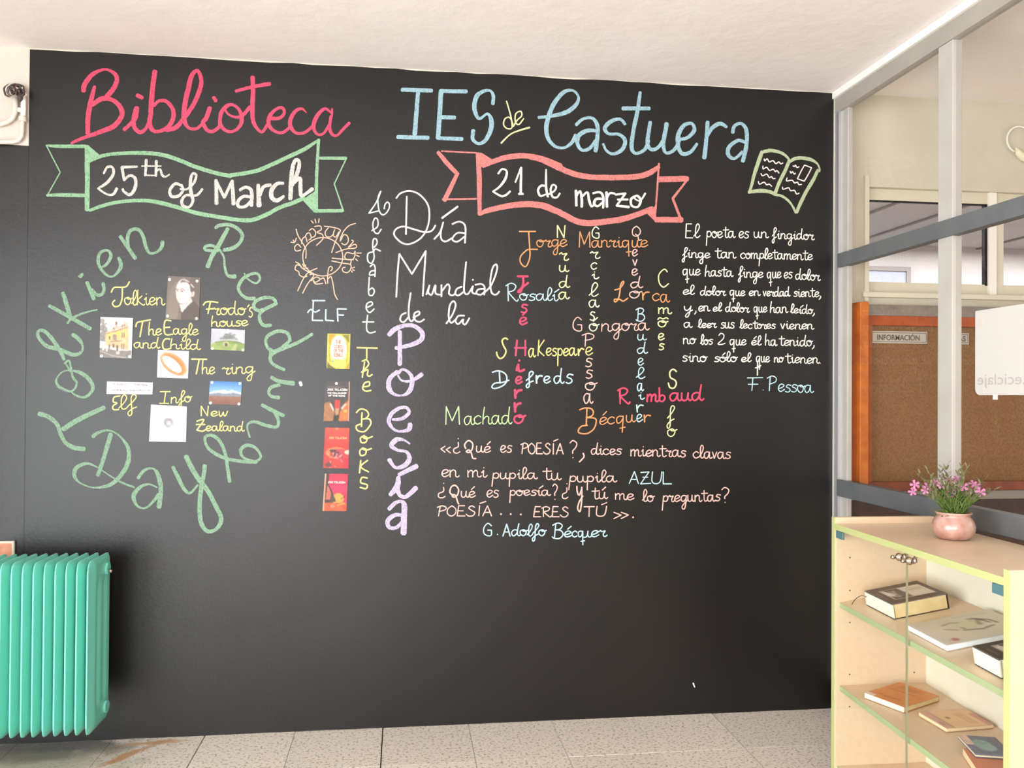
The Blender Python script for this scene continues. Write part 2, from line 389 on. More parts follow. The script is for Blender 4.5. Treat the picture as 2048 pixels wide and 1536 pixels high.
# handwriting alphabet: (advance, strokes), x-height 10, y up
G = {
'a': (11, "8,9 4,10 1,7 1,3 3,0 6,2 8,9|8,10 8,3 10,0 12,2"), 'b': (10, "2,19 2,10 2,2 5,0 8,3 8,7 5,9 2,6"),
'c': (9, "8,8 5,10 1,7 1,3 4,0 8,2"), 'd': (11, "8,9 4,10 1,7 1,3 3,0 6,2 8,8|9,20 8,10 8,3 10,0 12,2"),
'e': (9, "1,4 5,5 8,8 5,10 2,8 1,3 4,0 9,3"), 'f': (8, "1,4 5,10 8,17 6,20 4,16 4,4 4,-6 2,-9 1,-5 4,0 8,3"),
'g': (10, "8,9 4,10 1,7 2,2 5,1 8,6 8,10!8,0 7,-10 4,-11 3,-7 7,-1 11,3"), 'h': (10, "2,20 1,10 1,0|1,5 4,9 7,8 7,2 9,0 11,2"),
'i': (6, "1,7 3,10!3,2 5,0 7,3|3,14 3.3,14.5"), 'k': (9, "2,20 1,0|7,12 2,6 8,0 10,1"), 'l': (6, "0,2 4,9 6,16 4,20 2,15 2,3 4,0 7,3"),
'm': (14, "1,10 1,0|1,6 4,10 6,8 6,0|6,6 9,10 11,8 11,2 13,0 15,2"), 'n': (10, "1,10 1,0|1,6 4,10 7,8 7,2 9,0 11,2"),
'o': (9, "5,10 1,8 1,3 4,0 7,2 8,7 5,10 4,8 7,7.5 10,9"), 'p': (9, "2,10 1.5,0 1,-13|1.5,7 5,10 8,7 7,2 4,1 1.5,3"),
'q': (11, "8,9 4,10 1,7 2,1 5,1 8,7|8,10 8,-13|5,-7 11,-6"), 'r': (8, "0,8 2,10 3,8 7,9 5,5 5,1 7,0 9,2"),
's': (8, "8,9 4,10 2,7 6,5 7,2 4,0 1,1"), 't': (8, "4,17 4,3 6,0 9,2|0,12 9,12.5"), 'u': (10, "1,10 1,3 3,0 6,2 7,10|7,10 7,3 9,0 11,2"),
'v': (8, "1,10 4,0!7,10"), 'w': (12, "1,10 2,1 4,0 6,8|6,8 7,1 9,1 11,10"), 'y': (9, "1,10 2,4 5,3 8,8|8,10 7,-3 5,-9 3,-7 5,-2 10,3"),
'z': (9, "1,9 8,10!1,0!9,0|2,5 7,5"), 'ı': (6, "1,7 3,10!3,2 5,0 7,3"), 'R1': (8, "2,10 2,0|2,6 5,10 8,9"), 'j': (6, "3,10 3,-6 1,-9 0,-6|3,14 3.3,14.5"),
'A': (11, "1,0 6,20!10,0|3,7 9,7"), 'B': (11, "3,19 2,0|0,17 5,20 9,17 7,12 3,11!8,10 10,5 7,0 2,0 0,2"), 'C': (11, "9,17 6,20 1,14 1,5 5,0 10,4"),
'D': (12, "3,18 2,1|0,17 6,20 11,13 10,4 5,0 0,1"), 'E': (10, "8,20 2,20!1,0!9,0|1,10 7,10"), 'F': (11, "0,20 11,20|4,20 4,0|1,10 8,10"),
'G': (11, "9,16 5,20 1,13 1,4 5,0 9,1 9,9!5,9"), 'H': (11, "2,20 1,0|9,20 9,0|0,10 10,10"), 'I': (9, "0,20 9,20|5,20 4,0|0,0 8,0"),
'J': (9, "0,20 9,20|5,20 5,2 2,-3 0,0 4,4"), 'K': (10, "2,20 1,0|9,20 2,8 9,0"), 'L': (10, "1,20 1,0!9,0"),
'M': (13, "1,0 1,20!6,4!11,20!12,0"), 'N': (10, "1,0 1,20!8,0!9,20"), 'O': (10, "5,20 1,14 1,5 5,0 9,5 9,14 5,20"),
'P': (10, "3,19 2,0|0,17 5,20 9,17 8,12 2,9"), 'Q': (11, "5,20 1,14 1,4 5,1 9,6 9,14 5,20|4,5 7,1 8,-6 11,-5"),
'R': (11, "2,19 2,0|0,17 5,20 9,17 7,12 2,10!9,0 11,2"), 'S': (10, "9,17 6,20 3,16 6,11 9,7 7,1 3,0 0,4"), 'T': (11, "0,20 10,20|5,20 5,0"),
'U': (11, "1,20 1,4 5,0 9,4 10,20"), 'W': (15, "0,20 3,0!7,14!11,0!14,20"), 'Y': (12, "1,20 2,11 6,10 9,16|10,20 9,3 7,-7 4,-9 4,-4 11,3"), 'Z': (11, "1,19 9,20!1,0!11,1|3,11 8,11"),
'2': (10, "1,16 4,20 8,17 7,10 0,1 5,0 10,2"), '?': (9, "1,17 4,20 8,17 7,12 4,8 4,5|4,0 4.4,.3"),
'¿': (9, "6,20 6.3,20.4|6,15 6,9 1,6 1,1 5,0 8,2"), '«': (10, "5,10 1,6!5,1|10,9 6,5!10,0"), '»': (11, "1,9 6,5!1,0|6,9 11,5!6,0"),
',': (5, "3,2 3,-1 0,-5"), '.': (5, "2,.6 2.4,.8"), '\'': (4, "3,20 1,15"), '-': (6, "1,5 5,5"), '>': (6, "0,0 0,0"),
}
ACC = {'á': ('a', '4,13 8,17'), 'é': ('e', '4,13 8,18'), 'í': ('ı', '3,13 8,18'), 'ó': ('o', '4,13 8,18'), 'ú': ('u', '4,13 8,18'), 'õ': ('o', '0,12 2,15 5,13 8,15 10,13'),
       'Í': ('I1', '3,24 9,28'), 'Ú': ('U', '5,23 10,27')}
G['I1'] = (6, "3,20 3,0")
for k, (b, s) in ACC.items(): G[k] = (G[b][0], G[b][1]+'|'+s)
def layout(s, x0, y0, x1, y1, xh, w, seed=None):
    rnd = random.Random(s+str(int(x0)))
    chars = []
    for ch in s: chars.append(' ' if ch == ' ' else ch)
    adv = [5 if c == ' ' else G[c][0] for c in chars]
    tot = sum(adv); k = xh/10; out = []; cx = 0
    for c, a in zip(chars, adv):
        if c != ' ':
            dy = rnd.uniform(-.04, .04)*xh; sl = rnd.uniform(-.04, .08)
            for pts in parse(G[c][1], w):
                q = []
                for x, y, ww in pts:
                    xx = cx+x+sl*y*.6; t = xx/tot
                    q.append((x0+(x1-x0)*t, y0+(y1-y0)*t-y*k-dy, ww*rnd.uniform(.68, .84)))
                out.append(q)
        cx += a
    return out
def write(T, items, col, w, cov=.93, name='chalk_lettering', label=None, jit=.04):
    """items: (text, x0, y0, x1, y1, xheight) in the coordinates of the zoomed view"""
    _lay[0] = (_lay[0]+1) % 14
    ox, oy, sc = T; st = []
    for it in items:
        if isinstance(it, str): sub = parse(it, w)
        else: sub = layout(*it, w)
        st += [[(ox+sc*x, oy+sc*y, ww) for x, y, ww in pts] for pts in sub]
    o = ribbon_mesh(name, [st], wall_conv(_lay[0]), chalk('%s_%d' % (col, int(cov*100)), col, cov), wall_back, 4, jit)
    if label: lab(o, label)
    return o
RED='d84664'; BLUE='93b3be'; GRN='86ad88'; WHT='cfc6be'; PNK='d47a75'; CRM='fdf0dc'; YEL='dece80'; ORG='de925e'; LIL='c2b2d2'
LPK='f4d8d2'; ROSE='eeb6aa'; SKY='b6d8e0'; LIM='e2e8a4'; LGN='b9e298'; TAN='e2b197'
# ------------------------------------------------------------------ chalk writing and drawings on the black wall
T1 = (60, 120, 400/1920); T2 = (400, 120, 360/1728); T3 = (760, 140, 360/1843); T4 = (1060, 160, 460/2048)
draw(T1, "515,300,9 525,240,10 590,150,9 680,100,6 750,95,5 820,140,8 835,200,9 800,280,10 735,355,10|600,430,9 690,375,10 780,380,8 850,430,9 885,500,10 865,570,10 800,640,10 680,690,9 540,740,7 450,775,6 400,800,5|622,255,6 600,340,9 575,450,10 557,570,10 556,705,9|905,670,8 960,620,7 1010,560,10 1025,460,10|1020,470,9 1000,560,10 1000,640,9 1060,695,8 1120,650,7 1155,560,9 1165,430,10 1178,270,10 1200,110,10|1030,340,8 1080,365,8|1150,560,9 1160,650,9 1220,690,7 1320,650,8 1375,560,9 1370,470,8 1310,400,7 1240,395,6 1190,440,7|1310,675,8 1400,650,9 1470,570,9 1570,430,9 1630,290,9 1645,190,8 1610,105,7 1555,150,9 1520,280,10 1490,420,10 1480,560,10 1520,650,6 1600,660,6 1660,610,6|1765,360,7 1785,395,7", RED, 9, .66, label='large red chalk word, the first word of the heading')
draw(T2, "95,460,9 60,560,9 30,600,8 70,675,7 130,685,7 190,640,7|130,360,7 155,395,7|190,640,6 200,520,8 250,450,8 310,430,6 370,470,6 400,540,8 395,610,8 350,670,6 280,690,6 215,650,7 190,590,7|240,470,5 270,520,4 340,550,5 400,540,7 450,490,7 480,450,7|505,165,9 510,300,9 505,450,9 510,580,8 550,660,6 600,690,6 650,620,6|345,300,6 500,260,7 670,230,8|655,560,7 760,560,7 810,510,6 790,460,6 730,475,6 670,540,8 660,620,8 710,680,6 790,700,6 860,650,6|1022,508,2 980,470,5 920,490,7 870,570,8 870,640,8 920,700,6 1000,700,6 1080,640,6|1262,510,4 1200,470,6 1130,530,8 1090,630,8 1120,710,5 1180,710,5 1230,640,5 1265,540,4 1268,470,4|1258,540,6 1245,650,6 1270,715,6 1315,725,5 1370,670,6 1435,605,6", RED, 8, .74)
draw(T3, "225,203,8 530,212,8|390,235,8 355,660,9|180,688,8 495,695,8|620,215,8 885,222,8|625,215,9 595,700,9|610,485,8 765,488,8|590,698,7 840,708,8|1155,350,7 1160,270,7 1130,215,5 1060,218,7 990,270,9 965,370,9 980,450,8 1020,500,6 1100,450,5 1140,520,9 1130,620,9 1080,720,8 1010,755,6 950,710,7 955,620,8", BLUE, 8.5, .74, label='large pale blue chalk letters and word of the heading')
draw(T3, "1295,320 1340,480 1350,590 1300,600 1265,560 1280,500 1330,490 1365,570|1365,580 1400,520 1450,470 1440,425 1390,450 1385,530 1420,560 1470,500|1240,750,3.2 1350,650,2.6 1530,590,3.6", LIM, 2.6, .95, label='small pale green chalk word with an underline')
draw(T4, "75,335,6 200,320,7 330,285,9 410,220,8 430,150,5 380,95,5 300,110,8 220,200,9 170,310,9 145,420,9 160,520,8 220,590,6 300,605,5 370,560,7 405,490,7|410,400,7 470,350,6 550,340,6 597,400,8 600,500,8 583,635,8|590,455,6 520,450,8 440,490,9 420,560,8 460,625,6 530,610,7 585,540|845,395,6 800,350,6 720,370,8 665,430,8 700,480,6 790,485,6 845,540,8 820,620,8 740,660,6 680,630,5 650,570,5|980,110,6 955,280,8 920,450,8 903,600,8 940,655,6 1020,620,7 1055,540|825,255,8 1062,255,8|1070,375,7 1045,560,8 1080,620,7 1140,600,7 1190,520,7 1215,390,9|1210,430 1185,570,8 1210,650,6 1280,625,7 1330,540,6|1325,530,6 1400,515,7 1460,450,8 1440,390,6 1370,405,8 1320,490,9 1320,600,8 1360,660,8 1430,640,7 1485,570,6|1580,375,8 1570,520,8 1550,695,9|1570,510,6 1620,430,8 1690,390,8 1748,420,6|1803,470,7 1820,410,7 1880,390,6 1925,450,8 1925,580,8 1893,725,8|1920,560,6 1850,540,7 1770,600,8 1765,670,8 1820,700,6 1890,640", BLUE, 8, .74)
# green banner
draw(T1, "160,822,4 300,830,7 535,830,7|158,820,2.4 !292,1080,2.4 !168,1300,2.4|165,1300,5 300,1297,7 540,1302,7|548,830,9 552,1100,10 550,1440,9|560,975,7 700,920,7 850,900,7 1050,892,8 1250,908,8 1400,950,8 1600,1030,8 1800,1090,8 1930,1115,8|575,1445,6 700,1400,7 850,1365,7 1050,1350,7 1200,1362,8 1400,1410,8 1600,1470,8 1800,1505,8 1950,1530,8", GRN, 7, .76, name='chalk_banner', label='pale green chalk ribbon banner round the first date')
filled(T1, [[(525, 815), (560, 820), (690, 930), (560, 985), (535, 960)]], GRN, .85)
draw(T2, "290,1108,8 420,1090,8 560,1060,8 700,1000,8 850,930,8 1000,860,8 1130,775,5|310,1528,8 420,1540,8 520,1532,8 650,1480,8 760,1420,8 900,1370,8 1000,1325,8|1140,765,6 1125,1000,6 1118,1200,7 1115,1450,8|1145,943,6 1400,945,7|1408,940,2.6 !1290,1190,2.6 !1378,1455,3|1120,1450,7 1365,1447,7", GRN, 7, .76, name='chalk_banner')
filled(T2, [[(985, 1345), (1060, 1290), (1125, 1250), (1130, 1468), (1095, 1465)]], GRN, .8)
draw(T1, "710,1090,4 745,1030,5 795,1035,5 800,1100,6 740,1180,6 655,1235,4 !740,1290,4 800,1290,5 835,1235,6|1030,1025,4 885,1030,6 !905,1155,5 !960,1110,5 1012,1140,6 1010,1230,7 960,1295,6 900,1260,5 893,1240,5|1118,960,6 1108,1110,5|1075,1020,3 1260,1020,3|1105,1108,3 1215,1110,3|1215,970,6 1210,1115,5|1215,1070,4 1250,1050,4 1270,1105,5 1300,1122,4 1340,1100,3|1450,1205,5 1395,1190,6 1345,1250,6 1360,1310,6 1430,1305,6 1470,1250,5 1455,1200,5|1445,1240,4 1510,1240,4 1575,1180,5 1597,1110,5 1565,1092,5 1543,1150,6 1545,1260,7 1565,1350,6 1530,1412,5 1470,1400,6 1460,1350,6 1500,1300,5 1600,1300,5 1655,1240,5", WHT, 5, .66, label='white chalk date in the green banner')
draw(T2, "155,1155,7 160,1380,8|155,1160,6 235,1320,6!310,1160,6!322,1385,8|385,1250,6 440,1222,6 495,1260,7 495,1400,7|495,1320,6 420,1310,6 365,1360,7 375,1410,6 440,1405,6 490,1355,6|560,1200,7 567,1400,10|575,1300,7 610,1220,7 680,1200,6|800,1185,6 740,1190,7 690,1250,9 690,1320,9 740,1350,8 805,1310,6|868,1335,8 875,1180,9 890,1030,8 920,960,7 955,990,7 930,1100,8 885,1200,8|900,1180,7 960,1135,7 965,1220,8 970,1300,7 1010,1290,6 1080,1238,8", WHT, 6, .66)
# pink banner
draw(T3, "595,845,8 700,970,9 795,1070,8|790,1065,7 740,1170,9 660,1335,9|630,832,3 985,850,3|640,1325,3.5 985,1320,3.5|1003,860,9 1015,1100,10 1020,1480,8|1060,980,9 1170,935,10 1300,895,11 1480,880,11 1650,910,11 1850,988,11|1020,1480,6 1100,1440,10 1300,1395,11 1480,1375,12 1650,1390,12 1850,1462,12", PNK, 9, .72, name='chalk_banner', label='pink chalk ribbon banner round the second date')
filled(T3, [[(980, 845), (1040, 850), (1170, 930), (1055, 1005), (1000, 960)]], PNK, .78)
draw(T4, "0,685,11 100,710,11 250,780,11 400,840,11 550,865,11 750,870,11 950,860,11 1060,830,11 1145,775,8|0,1105,11 130,1120,11 280,1190,12 420,1260,12 520,1275,12 650,1265,12 820,1240,12 950,1200,11 1090,1145,10|1147,745,4 1130,1000,3.6 1110,1250,3.6|1145,885,12 1400,880,11|1395,895,4 !1270,1055,5 !1345,1250,5|1120,1245,11 1350,1245,11", PNK, 9, .72, name='chalk_banner')
filled(T4, [[(1040, 1190), (1115, 1120), (1122, 1268)]], PNK, .75)
draw(T3, "1210,1062,4 1250,1015,3.5 1297,1040,4 1280,1120,5 1220,1200,4 1155,1245,3 !1240,1292,4 1290,1280,4 1332,1243,4|1385,1150,3 1445,1000,4 !1440,1270,5|1420,1270,4 1465,1270,4|1700,1020,3 1700,1200,4.5 1718,1300,4|1700,1190,4 1650,1185,4 1618,1230,4.5 1640,1290,4 1695,1275,3", CRM, 4, .96, label='cream chalk date in the pink banner')
draw(T4, "160,1020,3.5 215,990,3.5 232,950,3.5 200,935,3.5 183,980,4 200,1040,4 240,1045,3.5 265,1010|408,985,5 412,1120,5|410,1040,4 445,990,4 460,1060,5 460,1130,5|465,1040,4 510,1000,4 525,1070,5 545,1125,4 572,1110|560,1010,4 620,1000,4 650,1040,5 650,1140,4|645,1060,4 590,1060,5 570,1100,5 600,1125,4 645,1090|680,1000,5 685,1130,5|685,1050,4 710,1010,4 752,1012|760,1022,4 850,1010,4!770,1120,4!880,1132,5|780,1065,4 870,1065,4|950,1030,4 900,1060,5 905,1120,4 960,1130,4 985,1070,5 950,1030,4 930,1055,3 980,1075,3 1025,1010,4", CRM, 4, .96)
# open book drawing
T5 = (1485, 285, 170/1741)
draw(T5, "390,200,6 500,175,7 600,168,7 780,210,6 900,290,5 965,375,4|395,190,7 330,380,8 240,650,7 190,850,6 130,1035,5|125,1020,6 350,990,8 550,1012,7 660,1060,7|960,370,7 860,600,7 750,820,7 660,1050,7|970,390,6 1080,330,7 1230,320,7 1400,355,7 1520,430,4 1572,530,3.5 1570,600,3.5|1540,565,6 1450,760,7 1300,1010,7 1180,1250,7 1105,1435,6|655,1070,5 800,1100,5 930,1190,5 1010,1290,4 1090,1440,5", 'a9b590', 7, .82, label='green chalk drawing of an open book')
draw(T5, "440,340 455,380 500,335 545,400 620,375 680,435 740,400 780,440 825,420|415,485 420,545 490,510 550,575 625,550 670,600 700,575 745,630|375,640 410,685 490,650 545,720 590,700 620,740 665,738|320,800 345,855 440,815 490,870 540,855 595,900|1030,480 1060,495 1080,465 1110,515 1155,500|970,590 990,630 1020,600 1055,650 1080,630|910,725 900,790 1010,775 1060,830 1120,815 1150,865 1205,860|815,915 830,960 940,930 980,990 1060,985 1100,1055 1155,1040|1265,465 1410,520 !1345,650 1260,795!1120,745 !1190,600 1265,465", LPK, 2.2, .93)
# ring of letters at the lower left
T6 = (60, 430, 300/1536); T7 = (60, 700, 300/1213); T8 = (360, 700, 280/1132); T9 = (360, 430, 300/1536)
draw(T6, "925,220,7 1080,445,8|1010,330,6 1000,240,7 1030,160,7 1110,150,7 1160,220,7 1190,330,7 1230,392,5 1300,380,5 1350,330,7 1358,275,8|730,540,4 790,500,6 830,420,7 800,365,5 730,380,6 700,450,7 715,530,6 780,610,5 850,630,4 920,560,7 932,500,8 910,440,7|585,690,7 655,860,8|630,760,6 690,820,7 740,810,6 760,760,7 750,700,7|505,630,5 540,605,5 520,640,5|200,930,7 400,1040,8 620,1165,8|340,800,8 370,890,9 400,1000,9 415,1050,7|690,970,3 550,1005,4 430,1060,5 385,1110,4|350,1480,6 320,1410,8 230,1270,8 150,1190,7 90,1190,6 90,1250,7 170,1340,8 300,1375,8 440,1430,8 520,1410,6 542,1350,4 510,1280,8 440,1225,8", '7f9f84', 7, .68, label='arc of large soft green chalk letters round the pinned prints')
draw(T7, "280,110,4 320,90,4 345,210,5 380,270,5 345,330,4 290,325,5 230,290,6 215,240,4 260,180,3 330,165,3 420,190,8 490,250,8 508,320,7 450,380,5 380,370,4 330,335,3|290,110,3 330,175,4|75,515,9 150,540,9 220,600,8 250,680,8 290,750,8 360,790,9 440,800,9|270,640,10 400,560,10 600,465,9|510,700,8 560,665,6 640,650,3.5 720,690,3.5 790,780,7 800,880,9 760,980,9 680,1070,8 600,1105,6 500,1110,3 400,1070,4 360,1010,8 380,950,8 460,918,6 540,945,3 640,1010,3 730,1065,4 845,1110,4|655,680,9 620,800,9 590,900,8 550,1012,8|875,1035,7 930,970,6 1000,960,4 1040,1020,9 1060,1130,9 1045,1270,10|1030,1110,3 960,1085,4 890,1110,7 840,1180,9 870,1260,5 940,1275,4 1010,1210,6 1040,1165", '7f9f84', 8, .68)
draw(T8, "-55,945,7 -10,1040,8 40,1130,7 85,1155,5 145,1090,4|50,860,10 100,960,10 150,1040,10 220,1130,9 290,1260,9 335,1370,9 290,1450,7 220,1462,8 170,1390,9 160,1250,9 175,1100,9 195,1000,8 200,935,9|402,1065,7 385,950,7 370,850,7 325,740,7 260,690,7 205,705,6 220,780,6 290,840,7 380,878,7 500,900,7 620,903,8|620,900,6 655,860,5 610,790,6 540,770,7 492,810,7 515,870,5 600,900|665,445,7 750,490,8 838,530,7|760,500,6 795,560,7 785,620,6 700,610,7 600,580,6 545,610,4 565,705,4|740,220,7 800,252,8 920,270,9|805,283,7 740,300,7 718,340,6 740,375,6 800,385,8|735,-10,6 735,90,6 780,130,6 845,160,6", '7f9f84', 7, .72)
draw(T8, "972,262,6 980,285,6", 'e8e4e4', 6, .95)
draw(T9, "1355,1220,6 1200,1310,7 1000,1390,8 930,1440,7 930,1500,6 990,1560,4|1130,1290,6 1100,1210,7 1000,1190,7 900,1240,7 880,1310,6 920,1380,6 990,1390,7 1080,1330,7 1130,1270,6|980,885,7 940,850,6 850,850,7 770,890,7 760,950,7 820,980,7 920,940,7 990,905,7|880,960,7 820,1010,6 820,1080,7 860,1130,7 930,1130,7|660,600,3 700,660,3.5 780,700,4 820,650,5 790,600,5 720,610,6 640,660,7 600,740,7 620,800,6 680,850,7 765,855,7|365,135,6 400,110,7 500,100,7 590,140,7 640,210,7 610,290,7 540,340,8 450,360,7|490,140,8 410,290,9 330,420,9 285,530,9|400,355,5 330,315,6 260,325,6 270,360,6 390,368,6|400,350,5 450,430,4 460,530,5 490,620,6 565,630,9", '86a68a', 7, .66)
# elvish letter ring
T10 = (580, 370, 200/960)
circ = ' '.join('%d,%d' % (315+192*math.cos(a*PI/16), 690+184*math.sin(a*PI/16)) for a in range(33))
draw(T10, circ+"|60,425 75,480 110,540 150,610 155,660 152,705|112,565 120,520 150,500 165,548|145,500 165,465 190,465 205,510 180,530|185,440 215,420 245,450 240,490 210,505|235,400 290,395 300,430 260,455 310,475 315,520 255,580|330,397 400,405 480,430 470,470 430,560 400,650|370,410 340,450 345,490 385,500 420,470|430,430 415,480 440,500 470,450|630,370 570,390 520,440 490,500 482,540|490,530 515,480 550,490 560,540 530,575 495,560|590,530 608,545 560,600 620,570 640,590 620,608 540,615 440,650|525,690 545,650 610,660 625,635 622,680 600,715 545,715 522,690|405,703 500,712 610,718|590,715 582,760|400,730 500,750 580,765 582,810 550,842 510,830 505,800 530,790|363,945 362,870 372,800 395,782 408,805 390,825|370,900 395,880 415,960 430,1050 457,1100|205,920 250,885 290,905 245,935 225,915 245,950 315,945|295,905 325,895 345,950|75,1018 130,900 180,840 260,800|122,1040 170,950 225,880 228,855 190,862|55,740 90,760 120,800 225,862|110,780 65,768 50,810 85,835 92,865 130,885 165,875|8,550 42,555|30,530 48,550|62,510 52,545|105,600 75,570 45,600 60,635 105,625|205,345 225,368|240,330 250,365|280,325 275,362|640,655 685,655|635,675 665,687|630,710 650,730|595,800 620,790|600,815 620,822|590,825 600,838|122,758 135,785 152,770|130,800 175,800", TAN, 2, .9, label='copper coloured chalk ring of curved letters')
draw(T10, "215,1110 335,1110|225,1110 215,1300!315,1302|170,1225 200,1195 240,1220 285,1200|345,1195 342,1298!420,1305|455,1190 460,1308|455,1190 542,1192|460,1248 515,1250", SKY, 2.8, .95, label='pale blue chalk letters under the ring of curved letters')
draw(T10, "872,60 830,165 757,272!850,250|868,65 845,130 850,220 870,275 905,285 945,240 955,190 935,165 912,190 905,230|785,440 840,400 842,335 815,320 795,380 810,450 845,467 875,425|808,600 835,560 828,520 800,525 795,600 808,690 785,750 748,730 750,660 800,640 820,615 870,635|770,785 800,762 818,800 815,880|815,822 775,830 765,865 812,860|762,885 755,1040 790,1060 810,1020 790,990 758,1010|730,1180 790,1150 780,1122 740,1140 733,1190 765,1225 808,1190|745,1250 735,1380 765,1420 820,1408|697,1315 805,1315", 'd4e4d4', 2.6, .95, label='pale chalk letters written downwards above the yellow letters')
T11 = (620, 650, 160/630)
draw(T11, "370,178 530,182|447,185 447,265|410,285 445,275 462,310 430,350 405,372|430,290 412,413|415,372 455,352 452,395 470,402 490,390|415,487 465,478 465,447 430,458 415,500 440,520 480,515|365,690 395,663 440,670 462,705 440,735 405,742|405,742 465,740 478,780 430,838 375,830 365,795 400,780|410,690 405,800|430,870 398,890 405,925 440,922 448,885 415,878 440,895 492,878|420,967 393,990 400,1027 435,1018 442,980 410,970 440,985 485,972|400,1065 390,1165|455,1065 400,1115 462,1157|452,1205 410,1200 400,1240 450,1258 440,1288 395,1278", YEL, 2.9, .93, label='yellow chalk letters written downwards beside the book covers')
# world poetry day
T12 = (760, 370, 250/1038); T13 = (750, 720, 150/640)
draw(T12, "135,110 170,70 240,50 320,75 390,150 410,240 395,350 340,440 250,490 180,480 120,420 130,370 190,345 270,365 370,392 430,380 460,335|222,95 215,410|515,275,4 645,180,4|450,450 500,390 525,310!505,390 510,450 545,470 600,440|600,325 660,305 708,345 705,482|700,400 640,400 600,450 640,472 700,430|135,930 145,750 160,572!265,740!380,548!355,922|385,910 412,830 400,890 430,910 460,830 462,900 505,912|510,830 510,927|515,880 560,825 578,850 572,900 600,917 630,900|680,845 640,862 625,900 650,918 690,890|715,640 700,800 700,890 730,905 772,840|772,840 765,890 795,905|770,785 772,790|790,830 840,822 868,850 865,912|865,862 815,868 800,900 835,912 865,890|870,890 925,830 970,710 965,660 935,690 915,800 925,890 960,912 990,885|215,1062 180,1080 168,1120 195,1140 235,1100|255,897 240,1000 240,1100 262,1132 290,1100|275,1100 325,1075 320,1050 285,1070 290,1120 330,1137 367,1115|550,1150 600,1080 628,1000 610,965 580,1000 570,1090 590,1145 635,1110|700,1085 650,1088 627,1130 650,1155 690,1115 687,1145 710,1157 742,1105", LPK, 3.2, .95, label='large thin pinkish white chalk words')
draw(T12, "75,1245,9 120,1200,10 200,1168,8 280,1170,8 345,1220,9 345,1280,10 280,1320,9 210,1340,8 130,1355,7|165,1215,8 165,1490,9", LIL, 9, .68, label='thick lilac chalk letters written downwards')
draw(T13, "200,110,7 240,80,5 300,120,7 318,190,9 290,270,9 230,303,4 160,290,6 120,240,10 125,160,9 190,100,8|195,130,4 230,175,4 310,178,6 400,122,9|150,508,5 230,500,7 290,450,7 270,408,6 210,410,7 140,460,8 118,530,8 170,598,5 240,607,6 290,590,9 300,545,9|297,715,3 240,680,5 180,682,10 140,730,9 190,768,6 270,785,6 292,850,10 240,907,9 170,915,6 122,850,9|205,978,8 355,905,10|200,1000,8 188,1080,12 130,1150,8|190,1085,10 210,1150,8 265,1165,8 350,1090,10|120,1272,8 170,1222,8 220,1205,6 250,1240,11 247,1350,12 245,1480,12|235,1325,6 170,1322,8 110,1370,9 120,1425,8 180,1430,7 235,1380,7", LIL, 9, .68)
# crossword of poets
T14 = (1000, 440, 350/2048); T15 = (870, 640, 350/2048); T16 = (1130, 600, 300/1646)
write(T14, ["225,135 415,135|335,140 345,300 350,420 325,510 290,547 240,500 240,430 300,362 340,345 440,345", ('orge', 425, 320, 785, 312, 82), ('M', 915, 320, 1062, 322, 92), ('anrique', 1065, 320, 1728, 318, 80)], ORG, 2.6, label='orange chalk names')
write(T14, [('N', 660, 205, 770, 207, 72), ('r', 690, 470, 790, 472, 90), ('u', 685, 605, 795, 605, 72), ('d', 685, 792, 805, 790, 72), ('a', 680, 930, 800, 925, 80), ('C', 1850, 785, 1985, 785, 105), ('m', 1845, 1095, 1998, 1097, 70), ('õ', 1840, 1250, 1950, 1250, 72), ('e', 1845, 1405, 1922, 1408, 78), ('s', 1850, 1520, 1920, 1520, 72)], LIM, 3)
write(T14, [('G', 1072, 215, 1175, 215, 66), ('r', 1055, 455, 1158, 452, 82), ('c', 1058, 580, 1138, 580, 78), ('i', 1060, 692, 1142, 690, 56), ('l', 1040, 895, 1132, 890, 80), ('a', 1035, 1025, 1150, 1020, 85), ('s', 1045, 1175, 1110, 1175, 100), ('ó', 1035, 1300, 1145, 1300, 88)], 'e4ecc0', 2.8)
write(T14, [('Q', 1540, 195, 1655, 200, 62), ('e', 1540, 425, 1608, 425, 78), ('v', 1545, 535, 1610, 535, 68), ('e', 1535, 648, 1610, 648, 78), ('d', 1520, 795, 1658, 792, 68), ('o', 1505, 915, 1640, 910, 82)], ROSE, 2.8, label='pink chalk name crossing the others downwards')
write(T14, [('R', 70, 945, 215, 945, 104), ('osalí', 225, 940, 672, 945, 76), ('B', 1590, 1180, 1702, 1180, 76), ('u', 1600, 1408, 1702, 1408, 66)], SKY, 2.7)
write(T14, ["205,660 325,660|270,665 270,750 240,840 215,830 330,735", ('s', 235, 1080, 322, 1080, 95), ('é', 220, 1228, 318, 1225, 85)], RED, 4.2, .92)
write(T14, ["1340,820 1400,800 1445,740 1438,718 1410,760 1400,850 1380,930 1345,960 1338,930 1400,930 1440,950 1495,915", ('c', 1775, 945, 1870, 945, 85), ('a', 1870, 960, 1975, 960, 92), "1668,850 1672,935|1672,890 1700,850 1745,845"], ORG, 2.7)
write(T14, [('G', 848, 1300, 975, 1300, 80), ('n', 1175, 1302, 1300, 1300, 88), ('gora', 1300, 1300, 1735, 1285, 85), ('P', 965, 1480, 1115, 1480, 76)], ROSE, 2.7, label='pink chalk name in the crossword of names')
write(T15, ["850,228 820,212 785,240 800,300 830,360 810,420 765,452 730,420 720,375", ('a', 1090, 430, 1170, 430, 100), ('K', 1195, 420, 1285, 420, 92), ('espea', 1295, 418, 1650, 418, 88), "1675,340 1680,415|1680,380 1710,335 1740,345", ('e', 1755, 412, 1845, 412, 95)], YEL, 3, label='yellow chalk name in the crossword of names')
